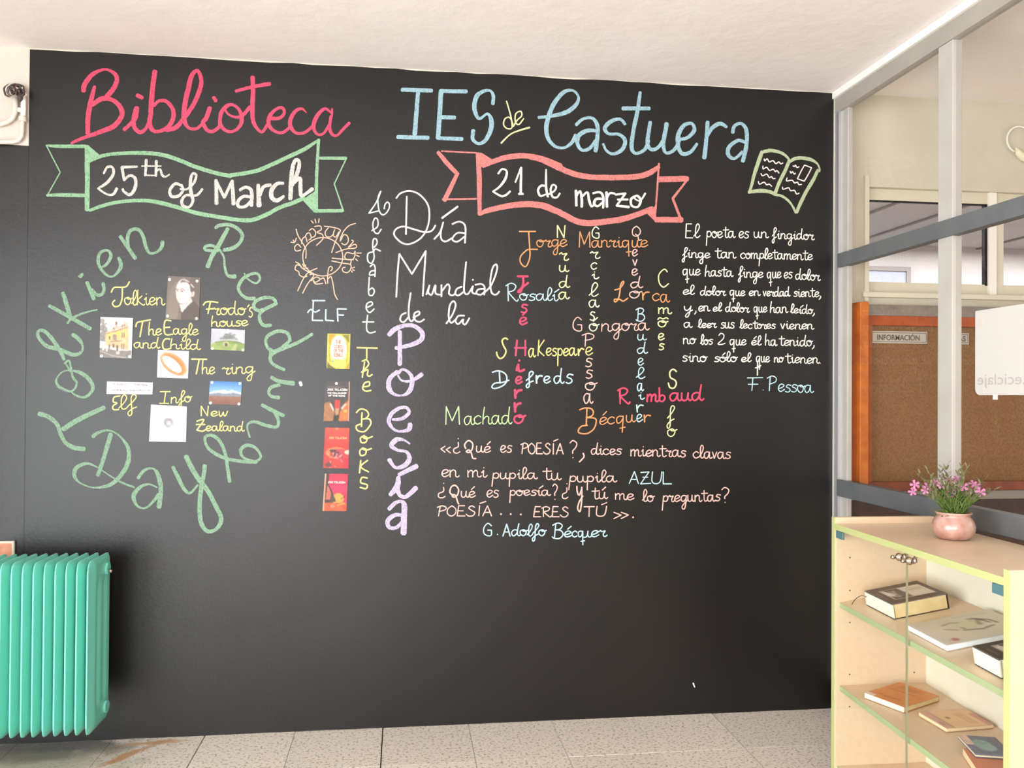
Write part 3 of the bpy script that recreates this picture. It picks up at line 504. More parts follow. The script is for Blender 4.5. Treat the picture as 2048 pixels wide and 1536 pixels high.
write(T15, [('H', 930, 415, 1082, 415, 90), "985,470 987,478", "975,520 955,590!970,530 985,600 1045,580", ('e', 935, 745, 1020, 742, 82), "935,815 940,915|940,870 970,830 1015,820", "930,970 938,1075|938,1030 965,985 1005,975", ('o', 915, 1212, 1042, 1205, 95)], RED, 4.6, .92, label='red chalk letters written downwards')
write(T15, ["670,612 740,595 810,620 840,670 825,740 760,785 690,802 665,780 700,740 790,730 865,705|752,610 760,740"], SKY, 2.7)
write(T15, [('f', 1055, 735, 1150, 735, 66), "1185,650 1188,740|1188,700 1215,655 1255,655", ('e', 1265, 740, 1350, 740, 82), ('d', 1385, 742, 1500, 740, 88), ('s', 1520, 742, 1612, 742, 108)], SKY, 3.4, label='pale blue chalk name in the crossword of names')
write(T15, [('M', 112, 1222, 300, 1220, 105), ('achad', 335, 1225, 892, 1215, 100)], LGN, 2.6, label='green chalk name at the left of the crossword of names')
write(T15, [('s', 1750, 550, 1840, 550, 100), ('s', 1755, 682, 1845, 682, 98), ('o', 1750, 822, 1882, 815, 90), ('a', 1735, 980, 1840, 980, 115)], ROSE, 3)
write(T16, ["160,1205 215,1185 280,1190 310,1225 295,1270 240,1290!330,1300 340,1350 310,1420 240,1465 160,1460 145,1430 180,1385 245,1375|240,1190 232,1370", ('écqu', 370, 1370, 765, 1335, 78), "868,1260 872,1340|872,1300 900,1265 938,1270"], ORG, 2.7, label='orange chalk name at the foot of the crossword of names')
write(T16, [('d', 785, 588, 895, 585, 62), ('e', 795, 716, 862, 716, 78), ('l', 780, 862, 862, 862, 62), ('a', 788, 1000, 856, 1000, 85), ('i', 795, 1090, 860, 1090, 50), "785,1150 792,1230|792,1190 820,1155 858,1158", ('e', 780, 1336, 850, 1333, 82)], SKY, 2.7)
write(T16, [('R', 580, 1140, 712, 1135, 86), ('mb', 890, 1115, 1110, 1112, 80), ('aud', 1140, 1110, 1510, 1100, 86)], RED, 4.4, .9, label='red chalk name in the crossword of names')
write(T16, ["1222,785 1185,760 1150,790 1155,850 1205,880 1220,920 1195,965 1150,960 1132,910", ('f', 1110, 1330, 1195, 1330, 86), ('o', 1115, 1498, 1212, 1495, 82)], LIM, 2.8, label='pale yellow chalk name written downwards')
# poem at the right
T17 = (1350, 430, 310/1287)
L = [[('El', 80, 188, 198, 190, 58), ('poeta', 255, 188, 495, 190, 52), ('es', 525, 192, 612, 192, 54), ('un', 650, 190, 770, 192, 48), ('fingidor', 800, 195, 1150, 207, 44)],
[('finge', 55, 352, 290, 358, 42), ('tan', 330, 357, 500, 360, 48), ('completamente', 540, 362, 1140, 374, 46)],
[('que', 60, 500, 210, 500, 50), ('hasta', 245, 508, 477, 512, 46), ('finge', 520, 518, 730, 522, 46), ('que', 760, 525, 880, 522, 50), ('es', 900, 525, 972, 525, 50), ('dolor', 995, 535, 1200, 545, 46)],
[('el', 60, 662, 155, 662, 40), ('dolor', 205, 665, 417, 668, 38), ('que', 450, 668, 580, 672, 42), ('en', 610, 672, 702, 670, 40), ('verdad', 725, 674, 950, 676, 40), ('siente,', 980, 678, 1215, 682, 42)],
[('y', 65, 808, 135, 805, 48), (',', 160, 805, 180, 805, 40), ('en', 190, 800, 285, 800, 44), ('el', 310, 800, 382, 800, 36), ('dolor', 415, 803, 612, 807, 40), ('que', 650, 808, 762, 808, 44), ('han', 785, 812, 932, 812, 46), ('leído,', 955, 814, 1162, 822, 38)],
[('a', 70, 935, 137, 935, 42), ('leer', 190, 935, 340, 935, 36), ('sus', 375, 940, 492, 940, 48), ('lectores', 535, 942, 832, 945, 38), ('vienen', 870, 946, 1147, 948, 42)],
[('no', 65, 1072, 167, 1072, 46), ('los', 210, 1075, 312, 1075, 42), ('2', 355, 1076, 415, 1076, 46), ('que', 450, 1080, 590, 1080, 46), ('él', 630, 1080, 710, 1082, 40), ('ha', 745, 1084, 842, 1085, 48), ('tenido,', 860, 1082, 1162, 1090, 46)],
[('sino', 55, 1215, 260, 1218, 46), ('sólo', 320, 1220, 512, 1218, 42), ('el', 545, 1220, 627, 1220, 38), ('que', 670, 1222, 785, 1222, 48), ('no', 820, 1222, 897, 1222, 40), ('tienen.', 915, 1228, 1218, 1234, 46)]]
for i, l in enumerate(L): write(T17, l, CRM, 2.5, .96, label='cream chalk line %s of the poem at the right' % ('one', 'two', 'three', 'four', 'five', 'six', 'seven', 'eight')[i])
write(T17, ["684,1225 683,1332|665,1270 706,1262"], CRM, 2.2, .96)
write(T17, [('F', 590, 1462, 718, 1460, 54), ('.', 715, 1455, 750, 1455, 40), ('P', 765, 1462, 848, 1462, 62), ('essoa', 850, 1466, 1142, 1475, 62)], SKY, 2.5, .95, label='pale blue chalk signature under the poem')
# quotation
T18 = (860, 860, 310/1905); T19 = (1160, 860, 320/1966)
write(T18, [('«', 120, 280, 252, 282, 82), ('¿', 285, 280, 378, 280, 88), "440,230 425,180 470,130 520,160 520,230 480,275 445,265 480,245 510,290 525,345 565,350", ('ué', 560, 275, 745, 275, 76), ('es', 860, 276, 1005, 276, 86), ('POESÍA', 1110, 292, 1645, 295, 66), ('?', 1705, 345, 1812, 345, 106), "1880,285 1890,330 1835,392"], ROSE, 2.8, .95, label='pink chalk first line of the quotation')
write(T19, [('dices', 130, 300, 508, 305, 72), ('mientras', 615, 318, 1300, 332, 80), ('clavas', 1385, 345, 1850, 352, 80)], ROSE, 2.8, .95)
write(T18, [('en', 135, 575, 348, 575, 88), ('mi', 455, 578, 690, 578, 82), ('pupila', 755, 598, 1310, 602, 72), ('tu', 1385, 610, 1602, 610, 84)], ROSE, 2.8, .95, label='pink chalk second line of the quotation')
write(T19, [('pupila', -145, 640, 440, 640, 74)], ROSE, 2.8, .95)
write(T19, [('AZUL', 590, 660, 1135, 660, 74)], SKY, 2.7, .95, label='pale blue chalk word in the quotation')
write(T18, [('¿', 95, 832, 198, 832, 88), "290,800 245,770 260,700 310,680 350,730 335,800 290,825 270,800 310,800 335,870 352,910", ('ué', 375, 825, 560, 825, 74), ('es', 690, 825, 845, 825, 88), ('poesía', 970, 805, 1472, 803, 66), ('?', 1500, 850, 1572, 850, 94), ('¿', 1620, 840, 1702, 840, 90)], ROSE, 2.8, .95, label='pink chalk third line of the quotation')
write(T19, ["-40,690 -35,760 -10,800 20,720|20,700 20,850 5,980 -10,1000 -30,960 -10,880 35,810", ('tú', 140, 848, 330, 845, 80), ('me', 425, 855, 662, 858, 74), ('lo', 765, 880, 905, 878, 74), ('preguntas', 1005, 885, 1722, 872, 78), ('?', 1728, 888, 1838, 888, 92)], ROSE, 2.8, .95)
write(T18, [('POESÍA', 80, 1058, 768, 1055, 63), "868,1030,3.5 874,1036|988,1030,3.5 994,1036|1112,1034,3.5 1118,1040", ('ERES', 1262, 1062, 1708, 1065, 62)], ROSE, 2.8, .95, label='pink chalk last line of the quotation')
write(T19, [('TÚ', 45, 1065, 328, 1060, 62), ('»', 395, 1092, 592, 1090, 88), "648,1068,3.5 654,1074"], ROSE, 2.8, .95)
write(T18, [('G', 650, 1300, 775, 1300, 76), ('.', 812, 1285, 850, 1285, 40), ('Adolfo', 885, 1302, 1418, 1300, 74), ('B', 1500, 1330, 1645, 1330, 94), ('é', 1640, 1312, 1740, 1312, 74), ('cq', 1740, 1312, 1900, 1312, 74)], SKY, 3, .95, label='pale blue chalk signature under the quotation')
write(T19, [('uer', 15, 1322, 322, 1308, 76)], SKY, 3, .95)
# yellow captions round the prints
T20 = (190, 540, 360/1536)
write(T20, ["140,190 165,150 230,148 270,140 295,100|235,150 232,240 212,300 170,312 150,285 170,258", ('olkien', 250, 298, 592, 300, 64)], YEL, 2.8, .93, label='yellow chalk caption left of the portrait print')
write(T20, ["925,300 945,275 990,270 1050,278|985,275 965,372|950,335 1012,330", ('rodo', 1005, 382, 1285, 380, 58), ('\'', 1290, 375, 1320, 375, 38), ('s', 1310, 405, 1348, 402, 82)], YEL, 2.8, .93, label='yellow chalk caption above the print of the green hill')
write(T20, [('house', 990, 482, 1308, 478, 46)], YEL, 2.8, .93)
write(T20, ["350,485 360,450 410,437 475,425|408,440 385,570", ('he', 455, 555, 570, 558, 56), "650,435 598,436 598,545 665,548|588,492 640,488", ('agle', 665, 550, 885, 556, 50)], YEL, 2.8, .93, label='yellow chalk caption right of the print of the yellow building')
write(T20, [('and', 330, 665, 548, 668, 46), "640,590 600,590 578,630 590,675 640,672", ('hild', 640, 672, 895, 680, 44)], YEL, 2.8, .93)
write(T20, ["825,760 955,762|890,765 865,888", ('he', 912, 888, 1025, 888, 60), ('ring', 1085, 888, 1358, 882, 56)], YEL, 2.8, .93, label='yellow chalk caption right of the print of the ring')
write(T20, ["215,1075 165,1085 158,1125 190,1135 155,1160 160,1190 205,1190", ('lf', 205, 1192, 358, 1188, 62)], YEL, 2.8, .93, label='yellow chalk caption under the white paper strip')
write(T20, [('I', 552, 1140, 640, 1140, 50), ('nfo', 645, 1138, 822, 1125, 50)], YEL, 2.8, .93, label='yellow chalk caption above the square white card')
write(T20, [('N', 900, 1245, 975, 1245, 42), ('ew', 985, 1248, 1138, 1246, 42), "870,1290 920,1275 925,1290 870,1365!920,1375 960,1350|865,1318 940,1318", ('ealand', 945, 1372, 1270, 1376, 42)], YEL, 2.8, .93, label='yellow chalk caption under the print of the mountains')
# small chips of paint at the foot of the wall
draw((0, 0, 1), "1386,1366,3 1389,1374,2|1297,1461,3 1299,1463,3", 'f0e8e0', 2, .98, name='paint_chip')
# ------------------------------------------------------------------ pinned prints (flat pictures on thin card)
class Canvas:
    def __init__(s, w, h, col):
        s.w, s.h = w, h; s.a = np.ones((h, w, 3))*np.array(lin(col)); s.U, s.V = np.meshgrid((np.arange(w)+.5)/w, (np.arange(h)+.5)/h)
    def put(s, m, col, k=1): s.a[m] = s.a[m]*(1-k)+np.array(lin(col))*k
    def poly(s, pts, col, k=1):
        m = np.zeros((s.h, s.w), bool); n = len(pts)
        for i in range(n):
            (x0, y0), (x1, y1) = pts[i], pts[(i+1) % n]
            if y0 == y1: continue
            c = ((y0 > s.V) != (y1 > s.V)) & (s.U < (x1-x0)*(s.V-y0)/(y1-y0)+x0); m ^= c
        s.put(m, col, k)
    def rect(s, x0, y0, x1, y1, col, k=1): s.put((s.U >= x0) & (s.U <= x1) & (s.V >= y0) & (s.V <= y1), col, k)
    def ell(s, cx, cy, rx, ry, col, k=1, rot=0):
        c, d = math.cos(rot), math.sin(rot); X = (s.U-cx)*c+(s.V-cy)*d; Y = -(s.U-cx)*d+(s.V-cy)*c
        s.put((X/rx)**2+(Y/ry)**2 < 1, col, k)
    def grad(s, v0, v1, c0, c1):
        t = np.clip((s.V-v0)/(v1-v0), 0, 1)[..., None]; m = (s.V >= v0) & (s.V <= v1)
        g = np.array(lin(c0))*(1-t)+np.array(lin(c1))*t; s.a[m] = g[m]
    def noise(s, amt, seed=1, n=8, mask=None):
        r = np.random.RandomState(seed); g = r.rand(n+2, n+2)
        x = s.U*n; y = s.V*n*s.h/s.w % n; x0 = x.astype(int); y0 = y.astype(int); fx, fy = x-x0, y-y0
        v = (g[y0, x0]*(1-fx)+g[y0, x0+1]*fx)*(1-fy)+(g[y0+1, x0]*(1-fx)+g[y0+1, x0+1]*fx)*fy
        f = 1+(v-.5)*2*amt
        if mask is not None: f = np.where(mask, f, 1)
        s.a *= f[..., None]
    def line(s, pts, w, col, k=1):
        m = np.zeros((s.h, s.w), bool)
        for (x0, y0), (x1, y1) in zip(pts, pts[1:]):
            dx, dy = x1-x0, y1-y0; t = np.clip(((s.U-x0)*dx+(s.V-y0)*dy)/(dx*dx+dy*dy+1e-9), 0, 1)
            m |= ((s.U-x0-t*dx)**2+((s.V-y0-t*dy)*s.h/s.w)**2) < w*w/4
        s.put(m, col, k)
    def blur(s, n=1):
        for _ in range(n):
            p = np.pad(s.a, ((1, 1), (1, 1), (0, 0)), 'edge')
            s.a = (p[:-2, 1:-1]+p[2:, 1:-1]+p[1:-1, :-2]+p[1:-1, 2:]+2*p[1:-1, 1:-1])/6
mPrint = vcmat('printed_card', .42, .4)
mCover = vcmat('printed_cover', .35, .45)
mCardE = mat('card_edge', 'd8d0c8', .7, .3)
def picture(name, P4, cv, m, parent=None, th=.0012, N=None, dim=1.0):
    """grid of coloured cells over the quad P4 (top-left, top-right, bottom-right, bottom-left), with a thin body"""
    P4 = [Vector(p) for p in P4]
    if N is None: N = (P4[3]-P4[0]).cross(P4[1]-P4[0]).normalized()
    w, h = cv.w, cv.h; vs = []; cols = []
    for j in range(h+1):
        for i in range(w+1):
            u, v = i/w, j/h
            vs.append((P4[0]*(1-u)+P4[1]*u)*(1-v)+(P4[3]*(1-u)+P4[2]*u)*v)
    pad = np.pad(cv.a, ((0, 1), (0, 1), (0, 0)), 'edge'); pad2 = np.pad(cv.a, ((1, 0), (1, 0), (0, 0)), 'edge'); vc = (pad+pad2)/2*dim
    fs = [(j*(w+1)+i, (j+1)*(w+1)+i, (j+1)*(w+1)+i+1, j*(w+1)+i+1) for j in range(h) for i in range(w)]
    n0 = len(vs); c = [P4[0], P4[1], P4[2], P4[3]]
    vs += [p+N*1e-5 for p in c]+[p-N*th for p in c]
    sides = [(n0+a, n0+b, n0+4+b, n0+4+a) for a, b in ((0, 1), (1, 2), (2, 3), (3, 0))]+[(n0+4, n0+5, n0+6, n0+7)]
    me = bpy.data.meshes.new(name); me.from_pydata([tuple(p) for p in vs], [], fs+sides); me.update()
    o = link(name, me, [m, mCardE], parent)
    if me.polygons[0].normal.dot(N) < 0:
        me.flip_normals()
    for p in me.polygons[len(fs):]: p.material_index = 1
    at_ = me.color_attributes.new('Col', 'FLOAT_COLOR', 'POINT')
    arr = np.ones((len(vs), 4), np.float32); arr[:n0, :3] = vc.reshape(-1, 3); at_.data.foreach_set('color', arr.ravel())
    return o
def pin(parent, px, py, y=-.006):
    bm = bmesh.new(); c = at(px, py, 1, y)
    lathe(bm, [(.0015, .004), (.0052, .0035), (.0058, .001), (.0035, -.0012), (.001, -.002)], (c.x, c.y, c.z), 14, 'y')
    return obj('pin', bm, mPin, parent, True)
def print_on_wall(name, label, cat, quad, cv, pins=(), lift=.0045, group=None, curl=0):
    P4 = [at(x, y, 1, -lift) for x, y in quad]
    o = picture(name, P4, cv, mPrint, dim=.62); tag(o, label, cat, group)
    for x, y in pins: pin(o, x, y, -lift-.001)
    return o
# portrait
c = Canvas(66, 84, '7d6a60'); c.grad(0, 1, '77675f', '8c7c6c')
c.ell(.35, .62, .3, .5, '96877a', .5); c.ell(.85, .3, .2, .4, '5c4a42', .5); c.blur(4)
c.poly([(.36, .92), (.40, .72), (.56, .68), (.78, .53), (.96, .64), (1, .72), (1, 1), (.36, 1)], '57463c')
c.poly([(.30, 1), (.36, .92), (.42, .74), (.46, .9), (.45, 1)], '7f6f62')
c.poly([(.40, .64), (.45, .79), (.48, .83), (.56, .74), (.78, .56), (.74, .50), (.6, .6)], 'f3ebe6'); c.line([(.46, .76), (.52, .70), (.75, .53)], .012, '8a7a70')
c.poly([(.43, .56), (.60, .62), (.74, .50), (.74, .36), (.52, .5), (.42, .6)], 'cdbab0')
c.poly([(.42, .64), (.46, .66), (.62, .58), (.6, .5), (.44, .55)], 'b9a397')
c.ell(.50, .33, .235, .28, 'f4e6de'); c.poly([(.27, .38), (.30, .52), (.36, .60), (.46, .625), (.60, .55), (.72, .42), (.72, .3), (.28, .3)], 'f4e6de')
c.ell(.775, .38, .055, .075, 'e9d8ce'); c.ell(.77, .39, .025, .04, 'c3a99c')
c.poly([(.40, .10), (.48, .06), (.62, .07), (.78, .14), (.84, .24), (.80, .33), (.74, .36), (.70, .32), (.68, .20), (.60, .13), (.46, .13), (.38, .16)], '6d5650')
c.poly([(.44, .08), (.56, .06), (.68, .11), (.66, .13), (.52, .10)], 'd8c0b8', .8); c.poly([(.72, .15), (.82, .23), (.80, .25), (.70, .17)], 'e8d6ce')
c.line([(.27, .305), (.345, .30)], .03, '8d7568'); c.line([(.39, .295), (.47, .285), (.53, .32)], .026, '8d7568')
c.ell(.31, .335, .03, .016, '6f584e'); c.ell(.45, .335, .038, .018, '5f4a42')
c.line([(.36, .34), (.33, .45), (.37, .475)], .014, 'cbb3a6'); c.line([(.36, .475), (.42, .47)], .014, 'b2968a')
c.line([(.33, .525), (.43, .53)], .02, 'a1857a'); c.line([(.34, .56), (.42, .565)], .012, 'c9ada0'); c.blur(1)
print_on_wall('portrait_print', 'sepia portrait print of a man in suit and tie, pinned at its corners', 'photo', [(336, 552), (401, 555), (398, 641), (331, 638)], c, [(339, 559), (394, 562), (335, 632), (393, 637)])
# yellow building
c = Canvas(66, 84, 'fbf6f2')
c.noise(.05, 2, 5)
for x, y, r in ((.05, .1, .08), (.1, .2, .07), (.04, .27, .08), (.14, .3, .09), (.1, .42, .1), (.05, .52, .1), (.13, .55, .08), (.2, .36, .05), (.18, .16, .03)): c.ell(x, y, r, r*.8, '8f8a80', .85)
c.poly([(.17, .40), (.88, .22), (.90, .80), (.17, .70)], 'efc896'); c.poly([(.2, .42), (.85, .26), (.85, .5), (.2, .55)], 'f3cf86')
c.poly([(.15, .40), (.30, .29), (.86, .12), (.93, .12), (.88, .23), (.17, .42)], 'eccdb2'); c.line([(.16, .41), (.52, .33), (.88, .215)], .022, '7b5c4c')
c.poly([(.88, .1), (1, .1), (.98, .8), (.9, .8)], 'f6ece0'); c.poly([(.68, .16), (.74, .05), (.84, .13), (.82, .2), (.7, .24)], 'e6c4b8'); c.poly([(.42, .26), (.49, .16), (.56, .23), (.52, .3)], 'e2bfa9'); c.ell(.49, .14, .04, .05, '8f756c')
for x, y, w_, h_ in ((.67, .165, .03, .07), (.73, .15, .03, .07), (.67, .375, .025, .12), (.73, .37, .025, .12), (.66, .64, .03, .14), (.73, .64, .03, .14), (.39, .65, .06, .10), (.27, .67, .05, .10), (.27, .46, .05, .09), (.39, .25, .05, .05)): c.rect(x, y, x+w_, y+h_, '6a584c')
c.rect(.40, .42, .51, .56, 'a68f7a'); c.rect(.51, .68, .58, .87, '6b5148'); c.ell(.55, .39, .06, .05, 'ffd94e'); c.ell(.32, .42, .04, .04, 'ffe24e'); c.line([(.33, .595), (.68, .575)], .028, '8a6c4a')
c.poly([(0, .76), (.3, .78), (.55, .82), (.98, .80), (.98, 1), (0, 1)], '8e8680'); c.rect(.52, .83, .62, .9, 'e9cfc0'); c.line([(0, .83), (.4, .95), (.8, .98)], .03, 'c8bcb4'); c.rect(.07, .68, .13, .82, 'e8e0d2'); c.rect(.2, .7, .24, .85, 'f2e8d8'); c.noise(.12, 5, 14); c.blur(1)
print_on_wall('building_print', 'colour print of a yellow pub building with dormer windows', 'photo', [(201, 634), (266, 636), (263, 717), (199, 715)], c, [(203, 712), (259, 713)])
# green hill
c = Canvas(72, 48, 'cfcdd8'); c.noise(.12, 4, 6); c.ell(.5, .15, .06, .08, 'ffffff'); c.blur(2)
for x, y, r in ((.5, .35, .14), (.42, .42, .1), (.6, .38, .12), (.68, .25, .05), (.55, .2, .06), (.45, .25, .06), (.3, .45, .05), (.75, .45, .05)): c.ell(x, y, r, r*.9, '6d7566', .7)
c.ell(.55, .95, .62, .42, '8ba24b'); c.ell(.3, .95, .35, .35, '9db35a'); c.noise(.22, 7, 10, c.V > .5)
c.ell(.45, .72, .08, .13, 'd9cf9c'); c.ell(.45, .74, .05, .1, '5b4e30'); c.poly([(.6, 1), (.7, .7), (.78, .68), (.75, 1)], 'bdc488', .8); c.poly([(.1, .62), (.5, .55), (.95, .62), (.9, .66), (.5, .6), (.12, .68)], '6b7f3b', .7); c.blur(1)
print_on_wall('hill_print', 'small landscape print of a grassy green hill with trees', 'photo', [(423, 657), (490, 660), (489, 702), (421, 699)], c, [(456, 661), (425, 697), (486, 700)])
# ring
c = Canvas(72, 66, 'fbf6f0')
U, V = c.U-.52, c.V-.49; co, si = math.cos(.75), math.sin(.75)
X = U*co+V*si; Y = -U*si+V*co
out = (X/.52)**2+(Y/.30)**2 < 1; X2, Y2 = X+.03, Y-.045; inn = (X2/.40)**2+(Y2/.165)**2 < 1
c.put(out & ~inn, 'e08a3c'); X3, Y3 = X+.0, Y+.03; c.put(out & ~inn & (((X3/.50)**2+(Y3/.29)**2) > .93), 'b8601f'); c.put(out & ~inn & (np.abs(((X/.49)**2+(Y/.26)**2)-1) < .07), 'f9c27c')
c.noise(.12, 3, 12, out & ~inn); c.blur(1)
print_on_wall('ring_print', 'white print showing a tilted golden ring', 'photo', [(316, 700), (378, 702), (376, 757), (314, 755)], c)
# mountains
c = Canvas(72, 50, '3f92d8'); c.grad(0, .45, '2f7fd0', '8fc4ea'); c.poly([(0, .5), (.15, .42), (.3, .40), (.45, .36), (.6, .42), (.7, .35), (.85, .42), (1, .46), (1, .62), (0, .62)], 'e9edf2'); c.poly([(0, .55), (.3, .5), (.5, .53), (.75, .48), (1, .54), (1, .66), (0, .66)], '8e94a4'); c.noise(.15, 9, 12, (c.V > .4) & (c.V < .65))
c.grad(.64, 1, '9a6a4c', '8a4f38'); c.noise(.16, 8, 14, c.V > .64); c.blur(1)
print_on_wall('mountain_print', 'small landscape print of snowy mountains under blue sky', 'photo', [(420, 762), (484, 764), (481, 810), (417, 808)], c, [(424, 765), (480, 767), (421, 806), (478, 808)])
# strip with two faint lines of script
c = Canvas(90, 26, 'f5efef')
r = random.Random(4)
for v0, a, b in ((.2, .13, .44), (.2, .58, .9), (.68, .09, .46), (.66, .5, .94)):
    x = a
    while x < b: c.line([(x, v0+r.uniform(-.05, .05)), (x+.014, v0+.03+r.uniform(-.06, .06))], .014, '8d7f8c'); x += .014
print_on_wall('script_strip', 'narrow white paper strip with two faint lines of curly script', 'paper', [(214, 763), (306, 765), (305, 789), (213, 788)], c)
# white card (its printed code is left out)
c = Canvas(40, 40, 'eae6ee'); c.ell(.5, .47, .13, .125, '9d94a4'); c.rect(.44, .42, .57, .54, 'd9d3de'); c.blur(1)
print_on_wall('square_card', 'square white card with a small round grey emblem', 'card', [(302, 809), (374, 813), (372, 884), (298, 883)], c)
# four book covers
def cover_text(parent, quad, rows, col, y=-.0049):
    st = []
    q = [Vector((*p, 0)) for p in quad]
    for s, u0, u1, v, xh, w in rows:
        for pts in layout(s, u0, 0, u1, 0, xh, w):
            st.append([tuple(((q[0]*(1-x)+q[1]*x)*(1-(v+yy))+(q[3]*(1-x)+q[2]*x)*(v+yy))[:2])+(ww,) for x, yy, ww in pts])
    o = ribbon_mesh('title_lettering', [st], lambda x, yy, k: tuple(at(x, yy, 1, y)), mat('ink_'+col, col, .5), parent, 2)
    return o
q1 = [(655, 667), (701, 668), (699, 738), (653, 737)]
c = Canvas(52, 78, 'e6d84a'); c.noise(.18, 11, 7); c.poly([(.05, .02), (.4, .02), (.2, .16), (.08, .3)], 'd9a62c'); c.poly([(.95, .02), (.6, .02), (.82, .14), (.93, .28)], '8f8a2c'); c.poly([(0, 1), (.4, 1), (.15, .9), (.05, .8)], '7a6a1c'); c.poly([(1, 1), (.8, 1), (.9, .9), (.96, .8)], 'c4a024')
c.ell(.5, .5, .37, .46, 'f1ed9b'); c.ell(.5, .42, .34, .36, 'd8efe6'); c.poly([(.5, .03), (.78, .18), (.84, .4), (.16, .4), (.24, .16)], 'd3ece2'); c.ell(.5, .85, .3, .13, 'eef06c'); c.line([(.35, .74), (.6, .79), (.75, .75)], .03, 'a5b76b'); c.line([(.15, .2), (.1, .5), (.14, .8)], .03, 'a08a20'); c.line([(.85, .2), (.9, .5), (.86, .8)], .03, 'a89a28'); c.ell(.25, .79, .08, .02, '8fae9c'); c.blur(1)
o = print_on_wall('book_cover_print', 'yellow book cover print with pale blue centre, topmost of the four covers', 'book cover', q1, c, group=None)
cover_text(o, q1, [('THE', .36, .62, .28, .045, 1.3), ('LORD', .33, .68, .41, .045, 1.3), ('OF THE', .30, .72, .53, .045, 1.3), ('RINGS', .31, .69, .655, .045, 1.3)], 'd06a4c')
q2 = [(651, 762), (700, 763), (698, 842), (647, 842)]
c = Canvas(52, 82, '4a4442'); c.noise(.2, 12, 7); c.poly([(0, .55), (.25, .52), (.42, .75), (.4, 1), (0, 1)], 'b47848'); c.poly([(1, .45), (.75, .6), (.62, .8), (.6, 1), (1, 1)], 'e07c34'); c.noise(.25, 13, 12, c.V > .5)
c.rect(.42, .47, .62, .68, 'e8382e'); c.poly([(.44, .68), (.6, .68), (.56, .86), (.46, .86)], 'd0946c'); c.poly([(.4, .86), (.6, .84), (.55, 1), (.36, 1)], '2a1c18'); c.line([(.25, .58), (.36, .72)], .06, 'e8dcd0'); c.line([(.85, .58), (.7, .68)], .06, 'ead8cc'); c.line([(.1, .15), (.8, .14)], .03, '8a6a5a'); c.rect(.965, 0, 1, 1, 'e8a88c'); c.ell(.85, .75, .08, .04, 'f7b45c'); c.blur(1)
o = print_on_wall('book_cover_print', 'dark book cover print with a red gate between brown rocks', 'book cover', q2, c, [(673, 767)])
cover_text(o, q2, [('JRR TOLKIEN', .1, .9, .235, .022, 1.5), ('THE FELLOWSHIP', .1, .88, .315, .018, 1.0), ('OF THE RING', .14, .82, .385, .018, 1.0)], 'e8dcd6')
q3 = [(650, 855), (699, 856), (697, 937), (646, 936)]
c = Canvas(52, 84, 'd83a30'); c.grad(0, .5, 'ea5238', 'd2322e'); c.noise(.08, 14, 5); c.ell(.5, .62, .42, .14, 'ec8a4c'); c.ell(.62, .64, .38, .12, 'd0404a'); c.ell(.36, .57, .14, .04, '4a2630'); c.ell(.5, .64, .12, .04, '5a2c38', 1, -.4)
r = random.Random(8)
for i in range(26): x = r.uniform(.15, .8); y = r.uniform(.58, .98); c.line([(x, y), (x+r.uniform(-.05, .1), y+r.uniform(-.06, .06))], .02, r.choice(['e8a8b0', '8a2836', 'e0606c', 'f2d8c8', '6a3a38']))
c.rect(.78, .75, 1, 1, 'e02038'); c.ell(.95, .6, .12, .05, 'f2dcc0'); c.rect(.42, 0, .55, .05, 'f08a50'); c.rect(.0, 0, .05, 1, 'b02c38', .5); c.ell(.2, .92, .14, .06, '7a3c34'); c.blur(1)
o = print_on_wall('book_cover_print', 'orange red book cover print with a swirling dark shape, third of the four covers', 'book cover', q3, c)
cover_text(o, q3, [('JRR TOLKIEN', .18, .9, .27, .02, 1.2)], 'f2a070')
q4 = [(650, 947), (696, 948), (693, 1022), (645, 1022)]
c = Canvas(52, 82, 'e0305a'); c.grad(0, .5, 'dc2c48', 'e2386c'); c.noise(.06, 15, 5); c.ell(.62, .68, .24, .16, 'f0b050'); c.poly([(0, 0), (.2, 0), (.2, .3), (.35, .45), (.5, .7), (.4, .8), (0, .9)], '4a2c28'); c.poly([(.15, .3), (.3, .5), (.3, .7), (.1, .7)], 'e0705c'); c.rect(0, .78, 1, 1, 'dc6438'); c.noise(.25, 16, 10, c.V > .72); c.poly([(.3, .6), (.42, .55), (.55, .75), (.25, .78)], '5a4038')
c.line([(.75, .68), (.95, .58)], .03, '5a1c24'); c.rect(.82, .84, .98, .96, 'f04828'); c.rect(0, 0, .05, 1, 'f0b08c'); c.ell(.4, .87, .1, .04, 'f28a70'); c.line([(.6, .85), (.9, .79)], .04, 'f4b860'); c.blur(1)
o = print_on_wall('book_cover_print', 'crimson book cover print with a yellow sunset, lowest of the four covers', 'book cover', q4, c)
cover_text(o, q4, [('JRR TOLKIEN', .16, .9, .25, .02, 1.3)], 'f4cfc4')

